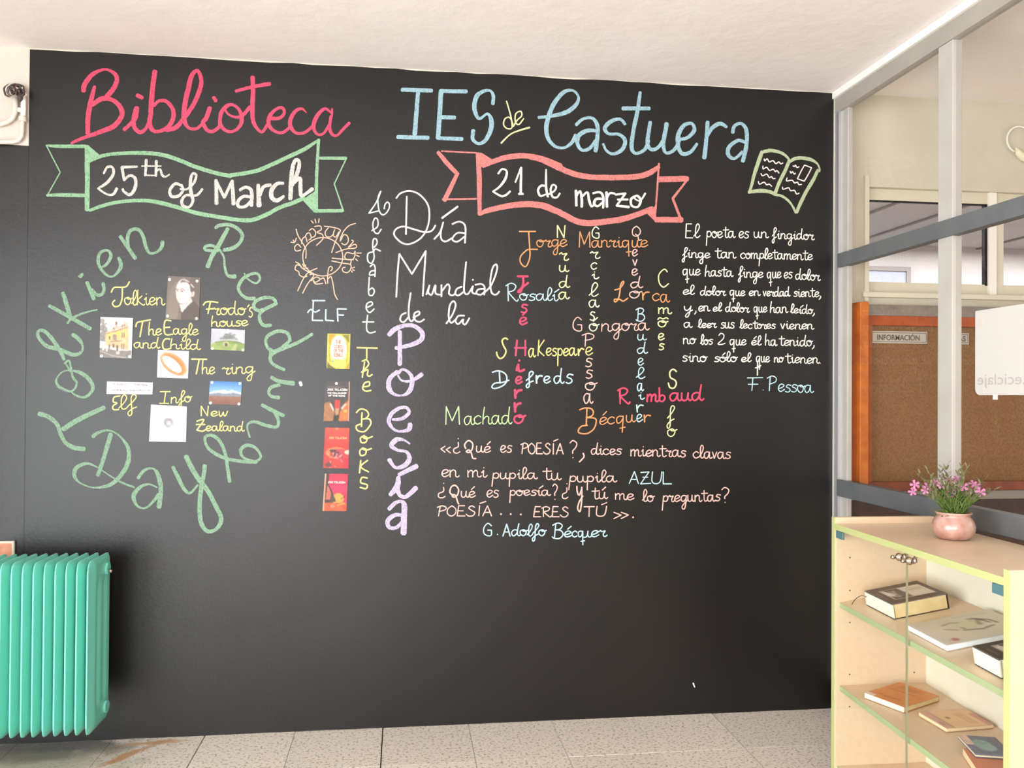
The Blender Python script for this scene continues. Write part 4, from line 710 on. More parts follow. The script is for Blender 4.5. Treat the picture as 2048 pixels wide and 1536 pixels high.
# ------------------------------------------------------------------ radiator
mRad = mat('turquoise_radiator_enamel', '7cdac6', .32, .5, coat=.15)
rad = thing('radiator', 'turquoise ribbed column radiator standing at the left of the black wall', 'radiator', (-1.31, -.225, 0))
RX, PITCH, RY0, RY1, RZ0, RZ1 = -1.068, .0354, -.345, -.13, .145, .748
def section():
    bm = bmesh.new(); ny, nz = 28, 34
    def th(u, v):          # half thickness; u across the depth, v along the height
        e = min(u, 1-u)*(RY1-RY0); ez = min(v, 1-v)*(RZ1-RZ0)
        base = .0024+.0096*min(1, max(0, (e-.003)/(.045 if u < .5 else .02)))**1.1
        grooves = sum(math.exp(-((u-g)/.055)**2) for g in (.36, .66))
        gz = min(1, max(0, (ez-.07)/.03))
        t = base*(1-.68*min(1, grooves)*gz)
        return t*min(1, .28+.72*(ez/.02)) if ez < .02 else t
    def yz(u, v):
        y = RY0+(RY1-RY0)*u; z0, z1 = RZ0, RZ1; r = .03
        e = u*(RY1-RY0); cut = r-math.sqrt(max(0, r*r-(r-e)**2)) if e < r else 0
        eb = (1-u)*(RY1-RY0); cut2 = .02-math.sqrt(max(0, .02**2-(.02-eb)**2)) if eb < .02 else 0
        zt = z1-max(cut*.8, cut2); zb = z0+max(cut*.7, cut2)+.012*u*0
        return y+.225, zb+(zt-zb)*v
    us = [0, .02, .05, .09]+[.09+.82*i/(ny-7) for i in range(1, ny-7)]+[.91, .95, .98, 1]
    gA = []; gB = []
    for u in us:
        ra, rb = [], []
        for k in range(nz+1):
            v = k/nz; y, z = yz(u, v); t = th(u, v)
            ra.append(bm.verts.new((t, y, z))); rb.append(bm.verts.new((-t, y, z)))
        gA.append(ra); gB.append(rb)
    for i in range(len(us)-1):
        for k in range(nz):
            bm.faces.new((gA[i][k], gA[i+1][k], gA[i+1][k+1], gA[i][k+1])); bm.faces.new((gB[i][k], gB[i][k+1], gB[i+1][k+1], gB[i+1][k]))
    n = len(us)-1
    for k in range(nz):
        bm.faces.new((gA[0][k], gA[0][k+1], gB[0][k+1], gB[0][k])); bm.faces.new((gA[n][k+1], gA[n][k], gB[n][k], gB[n][k+1]))
    for i in range(n):
        bm.faces.new((gA[i][nz], gA[i+1][nz], gB[i+1][nz], gB[i][nz])); bm.faces.new((gA[i+1][0], gA[i][0], gB[i][0], gB[i+1][0]))
    bmesh.ops.recalc_face_normals(bm, faces=bm.faces[:])
    me = bpy.data.meshes.new('section'); bm.to_mesh(me); bm.free(); me.materials.append(mRad)
    for p in me.polygons: p.use_smooth = True
    return me
sme = section()
for i in range(14):
    o = bpy.data.objects.new('section', sme); COL.objects.link(o); o.parent = rad; o.location = (RX-.008-PITCH*i+1.31, 0, 0)
for z in (RZ0+.055, RZ1-.055):
    bm = bmesh.new(); tube(bm, [(RX+1.31-.005, .04, z), (RX+1.31-PITCH*13.3, .04, z)], .021, 14); obj('header_pipe', bm, mRad, rad, True)
for z, hexn in ((RZ1-.050, 6), (RZ0+.050, 20)):
    bm = bmesh.new(); lathe(bm, [(.029, 0), (.029, .004), (.025, .006), (.021, .007), (.021, .011), (.017, .013)], (RX+1.31-.002, .036, z), 24, 'x')
    lathe(bm, [(.022, .006), (.022, .014)], (RX+1.31-.002, .036, z), hexn, 'x')
    obj('end_plug', bm, mRad, rad)
bm = bmesh.new(); c0 = Vector((RX+1.31+.010, .036, RZ1-.058)); tube(bm, [c0, c0+Vector((.014, -.004, -.004))], .006, 10)
obj('bleed_valve', bm, mChrome, rad, True)
for x in (-.19, .12):
    bm = bmesh.new(); bx(bm, x-.008, x+.008, .05, .222, .168, .184, bev=.002); bx(bm, x-.014, x+.014, .214, .2235, .14, .22)
    obj('wall_bracket', bm, mRad, rad)
# salmon plate above the radiator
pl = thing('wall_plate', 'small salmon coloured plate with a cream frame above the radiator', 'plate', (-1.55, 0, .74))
box('frame', (-.10, .0945, -.016, -.002, -.03, .032), mat('cream_frame', 'd9cdbc', .5), pl, .004)
box('panel', (-.092, .086, -.018, -.008, -.05, .024), mat('salmon_panel', 'd89a78', .55, .4, noise=30, col2='c98668'), pl, .002)

# ------------------------------------------------------------------ conduit and cables at the top left
def wp(x, y, d=-.02): return tuple(at(x, y, 1, d))
mCon = mat('white_plastic_conduit', 'd6ccc0', .45, .4)
cd = thing('cable_conduit', 'white plastic conduit turning a corner beside the black paint', 'conduit', (-1.45, 0, 2.3))
def rel(pts, o): return [tuple(Vector(p)-o.location) for p in pts]
bm = bmesh.new(); tube(bm, rel([wp(47.5, 196), wp(46, 215), wp(45, 262), wp(43, 272), wp(36, 281), wp(25, 284), wp(-40, 284), wp(-90, 283)], cd), .0085, 12); obj('pipe', bm, mCon, cd, True)
bm = bmesh.new(); tube(bm, rel([wp(45.5, 234), wp(45.2, 243)], cd), .014, 14); obj('collar', bm, mCon, cd)
bm = bmesh.new(); tube(bm, rel([wp(47.8, 191), wp(46.6, 232)], cd), .0095, 12); obj('sleeve', bm, mWhiteP, cd, True)
bm = bmesh.new(); tube(bm, rel([wp(31, 196), wp(31, 212), wp(30, 226), wp(25, 236), wp(15, 244), wp(3, 248), wp(-40, 249)], cd), .0095, 12); obj('bent_pipe', bm, mCon, cd, True)
bm = bmesh.new(); tube(bm, rel([wp(39, 216), wp(38, 224)], cd), .006, 8); obj('clip', bm, mWhiteP, cd)
cb = thing('cable_bundle', 'tangled coil of dark and white cables beside the black paint', 'cables', (-1.46, 0, 2.48))
r = random.Random(5)
for k, (cx, cy, rx, ry, colr, rd) in enumerate([(20, 181, 12, 12, '4a403e', .0035), (23, 181, 11, 12, 'd8d2cc', .003), (27, 179, 11, 10, '5a4a48', .0035), (30, 178, 12, 9, '70504c', .003), (34, 181, 10, 10, '3c3230', .004), (29, 183, 9, 9, 'c8beb6', .003), (38, 180, 9, 9, '5c3c38', .0035), (33, 176, 14, 8, '4a403e', .003), (24, 184, 10, 8, '80706c', .003), (41, 185, 8, 7, '463836', .0035)]):
    bm = bmesh.new(); n = 22
    pts = [wp(cx+rx*math.cos(a)+r.uniform(-.7, .7), cy+ry*math.sin(a)+r.uniform(-.7, .7), -.014-.004*k-.01*math.sin(a*1.5)) for a in [i*2*PI/n*.93+k for i in range(n)]]
    tube(bm, rel(pts, cb), rd, 6); obj('cable', bm, mat('cable_'+colr, colr, .5), cb, True)
bm = bmesh.new(); tube(bm, rel([wp(38, 186, -.04), wp(41, 198, -.035), wp(41, 203, -.03)], cb), [.012, .008, .002], 8); obj('cable_tail', bm, mat('cable_4a403e', '4a403e'), cb, True)
bm = bmesh.new(); tube(bm, rel([wp(44, 175, -.04), wp(53, 191, -.03)], cb), .004, 8); obj('cable_end', bm, mWhiteP, cb, True)

# ------------------------------------------------------------------ room behind the glass: window, notice case
def wz(px, py): return at(px, py, 1, 0).z
def wx(px, py): return at(px, py, 1, 0).x
win1 = thing('window_1', '', ''); del win1['label']; del win1['category']; struct(win1); win1.location = (2.7, 0, 2.0)
lab(win1, 'high sliding window with cream sashes in the room behind the glass')
def wb(name, b, m, bev=0): return box(name, (b[0]-2.7, b[1]-2.7, b[2], b[3], b[4]-2, b[5]-2), m, win1, bev)
zt, zb = 2.206, 1.845
wb('architrave', (wx0-.02, wx0, -.012, .02, 1.755, 2.30), mSash)
wb('top_rail', (wx0, wx1, .03, .07, zt, wz1), mSash); wb('bottom_rail', (wx0, wx1, .03, .07, wz0, zb), mSash)
wb('side_rail', (wx0, wx0+.022, .03, .07, zb, zt), mSash)
wb('sill', (wx0-.03, wx1+.05, -.02, .03, 1.772, wz0+.004), mSash, .003)
sx = wx(1984, 500); sx2 = wx(1998, 500); sx3 = wx(2015, 500)
wb('shadow_gap', (wx0+.022, sx, .034, .046, zt-.006, zt), mBlackD)
wb('shadow_gap', (sx-.012, sx, .03, .05, zb-.005, zt), mBlackD)
wb('brush_seal', (sx+.012, sx2, .02, .03, zt+.01, wz1-.006), mBlackD); wb('brush_seal', (sx+.012, sx2, .02, .03, wz0+.005, zb-.006), mBlackD)
lab(wb('meeting_stile', (sx, sx2, .015, .05, wz0, wz1), mWhiteP), 'bright white upright where the two sashes meet')
wb('stile', (sx2, sx3, .025, .06, wz0, wz1), mSash)
wb('pane', (wx0+.022, sx-.012, .046, .050, zb, zt-.006), mGlass); wb('pane', (sx3, wx1, .046, .050, zb, zt), mGlass)
# hall beyond that window
mHall = mat('hall_wall_paint', 'b9b3b2', .8, .3, noise=3, col2='b0aaaa'); mHallL = mat('hall_ceiling_line', '7c7674', .7)
struct(box('wall_hall', (1.9, 5, 1.9, 2.0, 0, 3.2), mHall)); struct(box('wall_hall_side', (1.8, 1.9, .12, 2.0, 0, 3.2), mHall)); struct(box('wall_hall_end', (5, 5.1, .12, 2.0, 0, 3.2), mHall))
hc = struct(box('ceiling_hall', (1.8, 5.1, .12, 2.0, 2.36, 2.46), mHall))
struct(box('floor_hall', (1.8, 5.1, .12, 2.0, -.1, 0), mGrout))
for x in (2.55, 2.95, 3.3, 3.9): box('ceiling_strip', (x, x+.02, .13, 1.9, 2.35, 2.36), mHallL, hc)
dx1 = at(1822, 550, 1, 1.86).x; dz = at(1790, 533, 1, 1.86).z
hd = struct(box('door_1', (2.3, dx1-.03, 1.87, 1.9, 0, dz-.03), mat('hall_door_paint', '8f93a2', .6)))
bm = bmesh.new(); bx(bm, 2.25, dx1, 1.86, 1.899, dz-.03, dz); bx(bm, dx1-.03, dx1, 1.86, 1.899, 0, dz-.03); bx(bm, 2.25, 2.30, 1.86, 1.899, 0, dz-.03)
obj('door_frame', bm, mHallL, hd)
# notice case
nb = thing('notice_case', 'orange wood framed cork notice case on the wall behind the glass', 'notice board', (2.6, 0, 1.3))
def nbx(name, b, m, bev=0, parent=nb): return box(name, (b[0]-2.6, b[1]-2.6, b[2], b[3], b[4]-1.3, b[5]-1.3), m, parent, bev)
nbx('cork_panel', (1.99, 3.45, -.022, -.001, .96, 1.67), mCork)
lab(nbx('top_trim', (1.957, 3.5, -.04, -.001, 1.69, 1.738), mat('brown_grey_trim', '8d8176', .6, .3, noise=20, col2='7d7268')), 'brown grey trim above the case')
nbx('top_rail', (1.962, 3.5, -.045, -.001, 1.648, 1.69), mat('orange_brown_rail', 'b0521c', .45, .4, noise=18, col2='9a4416'), .002)
nbx('bottom_rail', (1.962, 3.5, -.045, -.001, .936, .975), mRust, .002)
nbx('frame_stile', (1.962, 2.0, -.045, -.001, .975, 1.648), mat('orange_brown_stile', 'a8551a', .45, .4, noise=18, col2='964814'), .002)
nbx('frame_stile', (3.46, 3.5, -.045, -.001, .975, 1.648), mat('orange_brown_stile', 'a8551a'), .002)
lab(nbx('side_door', (1.912, 1.952, -.10, -.002, .955, 1.742), mOrange, .004), 'bright orange wooden door edge')
nbx('side_door_edge', (1.886, 1.912, -.075, -.002, .955, 1.735), mat('dark_orange_wood', '9c4f16', .5, .4, noise=18, col2='8a4210'))
for z in (1.60, 1.02): nbx('hinge', (1.951, 1.962, -.06, -.045, z-.035, z+.035), mChrome)
def sign(name, label, x0, x1, z0, z1, text, tx0, tx1, tz, xh):
    o = box(name, (x0, x1, -.032, -.026, z0, z1), mat('sign_card', 'b8aea0', .6), None, .001); tag(o, label, 'sign')
    bm = bmesh.new()
    for b in ((x0+.005, x1-.005, z1-.008, z1-.006), (x0+.005, x1-.005, z0+.006, z0+.008), (x0+.005, x0+.007, z0+.006, z1-.006), (x1-.007, x1-.005, z0+.006, z1-.006)): bx(bm, b[0], b[1], -.0328, -.0322, b[2], b[3])
    obj('border_line', bm, mat('sign_ink', '5f554e', .6), o)
    cv = bpy.data.curves.new('lettering', 'FONT'); cv.body = text; cv.size = xh; cv.offset = .0006
    to = bpy.data.objects.new('tmp', cv); COL.objects.link(to); bpy.context.view_layer.update()
    me = bpy.data.meshes.new_from_object(to.evaluated_get(bpy.context.evaluated_depsgraph_get())); bpy.data.objects.remove(to)
    xs = [v.co.x for v in me.vertices]; k = (tx1-tx0)/(max(xs)-min(xs))
    for v in me.vertices: v.co = Vector((tx0+(v.co.x-min(xs))*k, -.0335, tz+v.co.y))
    me.update(); link('lettering', me, mat('sign_ink', '5f554e', .6), o)
    return o
sign('notice_sign', 'pale sign lettered INFORMACIÓN at the top left of the cork', 2.0, 2.262, 1.572, 1.625, 'INFORMACIÓN', 2.028, 2.225, 1.586, .033)
sign('notice_sign', 'pale sign ending in AS beside the pale partition post', 2.385, 2.459, 1.572, 1.622, 'AS', 2.405, 2.442, 1.586, .033)
# cable loop high on the same wall
cl = thing('cable_loop', 'cream cable loop and flat plug hanging high on the wall behind the glass', 'cable', (2.74, 0, 2.47))
bm = bmesh.new(); cpx, cpy = 2037, 280
pts = [tuple(at(2038+24*math.cos(a), 279+26*math.sin(a), 1, -.012)-cl.location) for a in [PI*.62+i*PI*1.5/24 for i in range(25)]]
tube(bm, pts, .0042, 8); obj('cable', bm, mWhiteP, cl, True)
bm = bmesh.new(); tube(bm, [tuple(at(x, y, 1, -.014)-cl.location) for x, y in ((2032, 295), (2036, 305), (2046, 315), (2062, 322))], [.004, .014, .017, .012], 10); obj('plug', bm, mat('cream_plug', 'efe6c8', .5), cl, True)

# paper on the partition, printed side facing the other room
nz0, nz1, ny0, ny1 = 1.351, 1.631, -.878, -1.30
bm = bmesh.new(); pts = []
for y, z in ((ny1, nz1), (ny0-.002, nz1-.003), (ny0, nz1-.006)): pts.append((y, z))
for a in range(6): t = a/5*PI/2; pts.append((ny0-.022+.022*math.cos(t), nz0+.022-.022*math.sin(t)))
pts.append((ny1, nz0+.002))
f1 = [bm.verts.new((1.8735, y, z)) for y, z in pts]; f2 = [bm.verts.new((1.8720, y, z)) for y, z in pts]
bm.faces.new(f1); bm.faces.new(f2[::-1])
for i in range(len(pts)): bm.faces.new((f1[i], f2[i], f2[(i+1) % len(pts)], f1[(i+1) % len(pts)]))
bmesh.ops.recalc_face_normals(bm, faces=bm.faces[:])
pap = tag(obj('paper_notice', bm, mPaper), 'white paper notice stuck to the partition glass, its print showing through mirrored', 'paper')
cv = bpy.data.curves.new('lettering', 'FONT'); cv.body = 'Reciclaje'; cv.size = .05
to = bpy.data.objects.new('tmp', cv); COL.objects.link(to); bpy.context.view_layer.update()
me = bpy.data.meshes.new_from_object(to.evaluated_get(bpy.context.evaluated_depsgraph_get())); bpy.data.objects.remove(to)
xs = [v.co.x for v in me.vertices]; k = .24/(max(xs)-min(xs))
for v in me.vertices: v.co = Vector((1.8714, ny0-.012-.24+(v.co.x-min(xs))*k, 1.385+v.co.y))
me.update(); link('lettering', me, mat('faded_grey_ink', 'c2bcb6', .7), pap)
for (y, z, a, b) in ((-.905, 1.60, .012, .03), (-.912, 1.378, .014, .022), (-.99, 1.50, .02, .002)):
    bm = bmesh.new(); bx(bm, 1.8712, 1.8719, y-a/2, y+a/2, z-b, z); obj('tape_mark', bm, mat('tape_grey', 'dcd5ca', .5), pap)
bm = bmesh.new(); bx(bm, 1.870, 1.8719, -.985, -.965, nz0-.014, nz0+.002); obj('tape_tab', bm, mWhiteP, pap)

# ------------------------------------------------------------------ display cabinet
CX, CY, CA, CL, CDp = 1.475, -.688, .02, .885, .362
cab = thing('display_cabinet', 'low beech laminate display cabinet with glass doors in front of the partition', 'cabinet', (CX, CY, 0), -CA)
ZL, ZT, TT = .928, .907, .02
def cbx(name, v0, v1, u0, u1, z0, z1, m, parent=cab, bev=0): return box(name, (v0, v1, -u1, -u0, z0, z1), m, parent, bev)
for u0 in (0, CL-TT):
    s = cbx('side_panel', .001, CDp, u0, u0+TT, 0, ZL, mLam)
    lab(cbx('edge_band', -.0008, .001, u0, u0+TT, 0, ZL, mEdge, s), 'lime yellow edge band')
    for v in (.055, .29):
        for z in (.28, .39, .568, .677, .79):
            bm = bmesh.new(); uu = u0+TT+.0002 if u0 == 0 else u0-.0002
            lathe(bm, [(.0028, 0), (.0028, .0004)] , (v, -uu-.0002, z), 10, 'y'); obj('peg_hole', bm, mat('hole_brown', '6b5138', .7), s)
tp = cbx('top_panel', .001, CDp-.002, TT, CL-TT, ZT-TT, ZT, mLam); lab(cbx('edge_band', -.0008, .001, TT, CL-TT, ZT-TT, ZT, mEdge, tp), 'lime yellow edge band')
cbx('back_panel', CDp-.028, CDp-.018, TT, CL-TT, .06, ZT-TT, mLamW)
bp_ = cbx('bottom_panel', .012, CDp-.03, TT, CL-TT, .060, .080, mLam); cbx('edge_band', .0105, .012, TT, CL-TT, .060, .080, mEdge2, bp_)
cbx('plinth', .03, .045, TT, CL-TT, 0, .06, mLam)
def shelf(zff, zfn, zbf, zbn, vi):
    u0, u1, v0, v1 = TT+.001, CL-TT-.001, vi, CDp-.03
    def P(u, v, dz=0):
        a = (u-u0)/(u1-u0); b = (v-v0)/(v1-v0); return ((zff*(1-a)+zfn*a)*(1-b)+(zbf*(1-a)+zbn*a)*b)+dz
    def quad(va, vb, t):
        q = [(va, u0), (vb, u0), (vb, u1), (va, u1)]
        return [(v, -u, P(u, v)-t) for v, u in q]+[(v, -u, P(u, v)) for v, u in q]
    s = hexa('shelf', quad(v0+.0015, v1, .018), mLam, cab)
    lab(hexa('edge_band', quad(v0, v0+.0015, .018), mEdge2, s), 'pale green edge band')
    M_ = cab.matrix_world if False else Matrix.Translation((CX, CY, 0)) @ Matrix.Rotation(-CA, 4, 'Z')
    A, B, C = [M_ @ Vector((v, -u, P(u, v))) for u, v in ((u0, v0), (u1, v0), (u0, v1))]
    n = (B-A).cross(C-A).normalized()
    if n.z < 0: n = -n
    return A, n
S1 = shelf(.637, .622, .690, .676, .018)
S2 = shelf(.354, .334, .352, .332, .018)
# doors
mDoorEdge = mat('green_glass_edge', '948f74', .3, .5)
for k, (u0, u1, uk, hu) in enumerate(((TT+.002, CL/2-.0015, CL/2-.010, TT+.003), (CL/2+.0015, CL-TT-.002, CL/2+.042, CL-TT-.047))):
    d = cbx('glass_door', .0040, .0085, u0, u1, .02, ZT-TT-.002, mDoorG)
    ue = u1 if k == 0 else u0
    lab(cbx('polished_edge', .0038, .0087, ue-.0004, ue+.0004, .02, ZT-TT-.002, mDoorEdge, d), 'dull green glass edge')
    bm = bmesh.new(); c0 = (.004, -uk, .873 if k == 0 else .872)
    lathe(bm, [(.005, .0), (.0095, -.001), (.0095, -.003), (.005, -.005), (.005, -.007), (.0105, -.010), (.0125, -.015), (.0112, -.021), (.007, -.025), (.0038, -.028), (.0056, -.031), (.0066, -.035), (.0054, -.040), (.002, -.042)], c0, 28, 'x')
    obj('knob', bm, mChrome, d, True)
    bm = bmesh.new(); bx(bm, .0088, .012, -uk-.009, -uk+.009, .866, .882, bev=.001); obj('knob_plate', bm, mat('clear_grey_pad', 'c2a894', .3), d)
    for zc in (ZT-TT-.016, .05):
        bm = bmesh.new(); bx(bm, .0022, .0105, -hu-.044, -hu, zc-.012, zc+.014, bev=.0015); lab(obj('hinge', bm, mHinge, d), 'blue grey hinge plate')

# books on the shelves --------------------------------------------------------
def frame_on(S_, a, b, c):
    A, B, C = [at_plane(*p, *S_) for p in (a, b, c)]
    N = S_[1]; x = (B-A); L1 = x.length; x.normalize(); y = C-B; y -= x*y.dot(x); y -= N*y.dot(N); L2 = y.length; y.normalize()
    return A, x, y, N, L1, L2
def book(name, label, S_, a, b, c, th, cover, pages, fat=False, L2=None, L1=None, cov=.0022, side=None, group=None):
    """a, b, c: photo positions of three base corners; b is the near corner, a-b the short visible edge"""
    A, x, y, N, l1, l2 = frame_on(S_, a, b, c)
    if L2: l2 = L2
    if L1: l1 = L1
    A = A+N*.0016
    rt = thing(name, label, 'book', tuple(A+x*l1/2+y*l2/2))
    o0 = rt.location
    def P(u, v, h): return tuple(A+x*(u*l1)+y*(v*l2)+N*h-Vector(o0))
    def slab(nm, u0, u1, v0, v1, h0, h1, m, bev=0, par=rt): return hexa(nm, [P(u0, v0, h0), P(u1, v0, h0), P(u1, v1, h0), P(u0, v1, h0), P(u0, v0, h1), P(u1, v0, h1), P(u1, v1, h1), P(u0, v1, h1)], m, par, bev)
    e = .03 if fat else .008
    mc = mat('cover_'+cover, cover, .4, .45)
    slab('cover', 0, 1, 0, 1, 0, cov, mc, .0004); top = slab('cover', 0, 1, 0, 1, th-cov, th, mc, .0004)
    slab('page_block', e, 1-.004, e*.4, 1-e, cov, th-cov, pages, .0006)
    lab(slab('spine', -.006, .02 if not fat else .02, 0, 1, 0, th, mc, .001), None or 'cover coloured spine') if side == 'a' else slab('spine', 0, 1, 1-.012, 1, 0, th, mc, .0008)
    top_q = [P(0, 0, th+.0003), P(0, 1, th+.0003), P(1, 1, th+.0003), P(1, 0, th+.0003)]
    return rt, P, top_q, slab, (l1, l2)
def cover_pic(rt, P, th, cv, u0=0, u1=1, v0=0, v1=1):
    # picture runs: left->right along v (0..1), top->bottom along u
    q = [P(u0, v0, th+.0004), P(u0, v1, th+.0004), P(u1, v1, th+.0004), P(u1, v0, th+.0004)]
    N = (Vector(q[1])-Vector(q[0])).cross(Vector(q[3])-Vector(q[0])).normalized()
    if N.z < 0: N = -N
    return picture('cover_print', q, cv, mCover, rt, .0003, N)
# thick dark book with a portrait panel
def portrait_cover(base, flip=False):
    c = Canvas(84, 60, base); c.noise(.06, 21, 5)
    c.rect(.17, .20, .52, .80, 'c9beb4'); c.rect(.185, .225, .505, .775, '3b302e')
    c.ell(.30, .50, .10, .22, '8a7c74'); c.ell(.25, .5, .06, .12, 'cfc2b8'); c.ell(.38, .48, .05, .18, 'b3a69c'); c.ell(.43, .55, .08, .24, '5a4e48'); c.ell(.22, .42, .03, .2, 'e0d6cc')
    c.rect(.52, .20, .90, .80, 'ded3c4')
    for v in (.32, .40, .48): c.line([(.60, v), (.86, v)], .012, 'a08e80')
    c.line([(.64, .60), (.74, .60)], .010, 'a08e80'); c.line([(.08, .3), (.08, .72)], .01, '8a7a74')
    c.blur(1); return c
rt, P, tq, slab, LL = book('thick_book', 'thick dark hardback with portrait panel and ribbon marker, left on the upper shelf', S1, (1733, 1211), (1789, 1240), (1884, 1211), .048, '4a3632', mPagesY, True)
cover_pic(rt, P, .048, portrait_cover('4a3632'))
lab(slab('page_block_head', .004, .996, -.001, .035, .003, .045, mPages), 'bright white page edges')
bm = bmesh.new(); p0 = Vector(P(.06, .0, .03)); pts = [p0, p0+Vector((-.012, .008, .004)), p0+Vector((-.028, .014, -.006)), p0+Vector((-.036, .02, -.02)), p0+Vector((-.040, .022, -.030))]
tube(bm, pts, .0012, 6); obj('ribbon_marker', bm, mat('ribbon_brown', '3a2a28', .6), rt, True)
# large pale paperback
c = Canvas(90, 64, 'd3c8b6'); c.noise(.05, 22, 6)
for k in range(7): c.ell(.42+.05*k, .42, .035, .17-.01*k, '8f7d5c' if k % 2 else 'cdc4a4', .9, .3)
c.ell(.52, .40, .10, .18, 'cfcca8'); c.line([(.62, .22), (.72, .32), (.76, .5)], .03, '5f5440'); c.line([(.68, .22), (.80, .4), (.82, .55)], .03, '6b5e4a'); c.line([(.40, .6), (.58, .68), (.74, .62)], .03, '6f6248'); c.line([(.28, .3), (.40, .25), (.48, .3)], .025, '9a8a68'); c.line([(.25, .45), (.34, .55)], .03, 'a09070'); c.ell(.17, .86, .045, .06, 'b86a76'); c.rect(0, 0, .04, 1, 'd6ccc4'); c.line([(.5, .08), (.9, .12)], .01, 'b4a894'); c.blur(1)
rt, P, tq, slab, LL = book('large_paperback', 'wide pale paperback with a drawn figure and small red seal on the upper shelf', S1, (1817, 1262), (1895, 1304), (2016, 1268), .017, 'cfc9c2', mat('blue_white_pages', 'e9eef2', .7), False, .262)
cover_pic(rt, P, .017, c)
lab(slab('page_edge', .005, .99, -.0006, .01, .002, .015, mat('blue_white_pages', 'e9eef2', .7)), 'bluish white page edges')
# thick black book at the right
rt, P, tq, slab, LL = book('thick_book', 'thick black hardback partly hidden by the cabinet side, nearest on the upper shelf', S1, (1950, 1330), (2030, 1374), (2105, 1345), .05, '35302c', mPages, True, .235, .108)
cover_pic(rt, P, .05, portrait_cover('35302c'))
lab(slab('page_block_head', .004, .996, -.001, .035, .003, .047, mPages), 'bright white page edges')
# orange paperback
c = Canvas(60, 72, 'd07f36'); c.noise(.06, 23, 5)
for v in (.22, .27, .32, .37): c.line([(.58+.0, v-.12), (.62, v+.44)], .012, '8a4a1c')
for k in range(4): c.line([(.72+.05*k, .15), (.72+.05*k, .62+.1*(k % 2))], .012, '8a4a1c')
c.line([(.20, .2), (.18, .42), (.22, .7)], .03, '9a5420'); c.rect(0, 0, .10, .22, 'dcccc0'); c.blur(1)
rt, P, tq, slab, LL = book('orange_paperback', 'orange paperback with dark lettering, leftmost on the lower shelf', S2, (1729, 1397), (1808, 1427), (1856, 1396), .018, 'c4762f', mPagesY)
cover_pic(rt, P, .018, c)
lab(slab('page_edge', .005, .99, -.0006, .01, .001, .017, mPages), 'bright white page edges')
# cream pamphlet
c = Canvas(60, 60, 'e0b583'); c.noise(.05, 24, 5); c.rect(0, 0, .16, 1, 'cf9c86'); c.line([(.17, 0), (.17, 1)], .02, '5a3424'); c.rect(.88, .3, 1, 1, 'c98472')
for k, u in enumerate((.55, .62, .69, .76)): c.line([(u, .25), (u, .85)], .012, 'a06a4a')
c.ell(.36, .45, .04, .07, '7c5a48'); c.ell(.08, .72, .03, .12, 'a87868'); c.line([(0, .02), (1, .02)], .02, 'c98a78'); c.blur(1)
rt, P, tq, slab, LL = book('cream_booklet', 'thin cream booklet with red borders in the middle of the lower shelf', S2, (1837, 1433), (1893, 1466), (1976, 1452), .012, 'd8a884', mat('cream_pages', 'ecd7ae', .7))
cover_pic(rt, P, .012, c)
# salmon box under the blue booklet
A = at_plane(1951, 1536, *S2)
rt, P, tq, slab, LL = book('salmon_booklet', 'salmon booklet lying under the blue booklet on the lower shelf', S2, (1925, 1512), (1956, 1560), (2030, 1560), .022, 'd98a68', mat('cream_pages', 'ecd7ae', .7))
S3 = (S2[0]+S2[1]*.0232, S2[1])
c = Canvas(66, 60, '5f6880'); c.noise(.15, 25, 6); c.rect(0, 0, .22, .5, 'd8b8a8'); c.ell(.45, .5, .24, .3, '7fa0a2'); c.ell(.55, .6, .18, .16, '93b4b0'); c.poly([(.7, 0), (1, 0), (1, 1), (.85, 1)], '5e5878'); c.noise(.15, 26, 12); c.blur(2)
rt, P, tq, slab, LL = book('blue_booklet', 'thin blue booklet with cloudy cover, rightmost on the lower shelf', S3, (1915, 1477), (1951, 1516), (2030, 1521), .009, '5a6480', mat('cream_pages', 'ecd7ae', .7))
cover_pic(rt, P, .009, c)

# ------------------------------------------------------------------ flower pot
pc = Vector((1.690, -1.030, ZT))
pot = thing('potted_plant', 'pink glazed pot of small pink flowers on top of the cabinet', 'plant', tuple(pc))
def pot_mat():
    M = mat('pink_glazed_pot', 'ae7b6d', .25, .5, noise=22, col2='cca89b', coat=.3)
    return M
bm = bmesh.new()
lathe(bm, [(r_*.84, z_) for r_, z_ in [(.044, .001), (.052, .003), (.064, .013), (.0725, .028), (.0735, .040), (.069, .055), (.061, .066), (.056, .071), (.0575, .076), (.062, .081), (.0615, .084), (.058, .083), (.053, .078), (.050, .070), (.050, .066)]], (0, 0, 0), 48)
obj('pot', bm, pot_mat(), pot, True)
bm = bmesh.new(); lathe(bm, [(.0425, .064), (.0425, .071)], (0, 0, 0), 24); obj('soil', bm, mat('soil', '3a2c20', .9), pot)
mLeaf = mat('leaf_green', '7a8f48', .5, .3, noise=25, col2='566c34'); mLeafD = mat('leaf_olive', '6b7048', .55, .3, noise=25, col2='85785a')
def blade(bm, base, d, ln, wd, droop, n=5):
    d = d.normalized(); side = d.cross(Vector((0, 0, 1)))
    if side.length < .1: side = Vector((1, 0, 0))
    side.normalize(); prev = None; p = Vector(base)
    for i in range(n+1):
        t = i/n; w_ = wd*math.sin(PI*min(1, .12+.88*t))**.8*(1 if i < n else 0)+.0002
        q = p+d*ln*t+Vector((0, 0, -droop*t*t)); up_ = Vector((0, 0, w_*.35))
        a = bm.verts.new(q-side*w_+up_); b = bm.verts.new(q); c_ = bm.verts.new(q+side*w_+up_)
        if prev: bm.faces.new((prev[0], prev[1], b, a)); bm.faces.new((prev[1], prev[2], c_, b))
        prev = (a, b, c_)
r = random.Random(12)
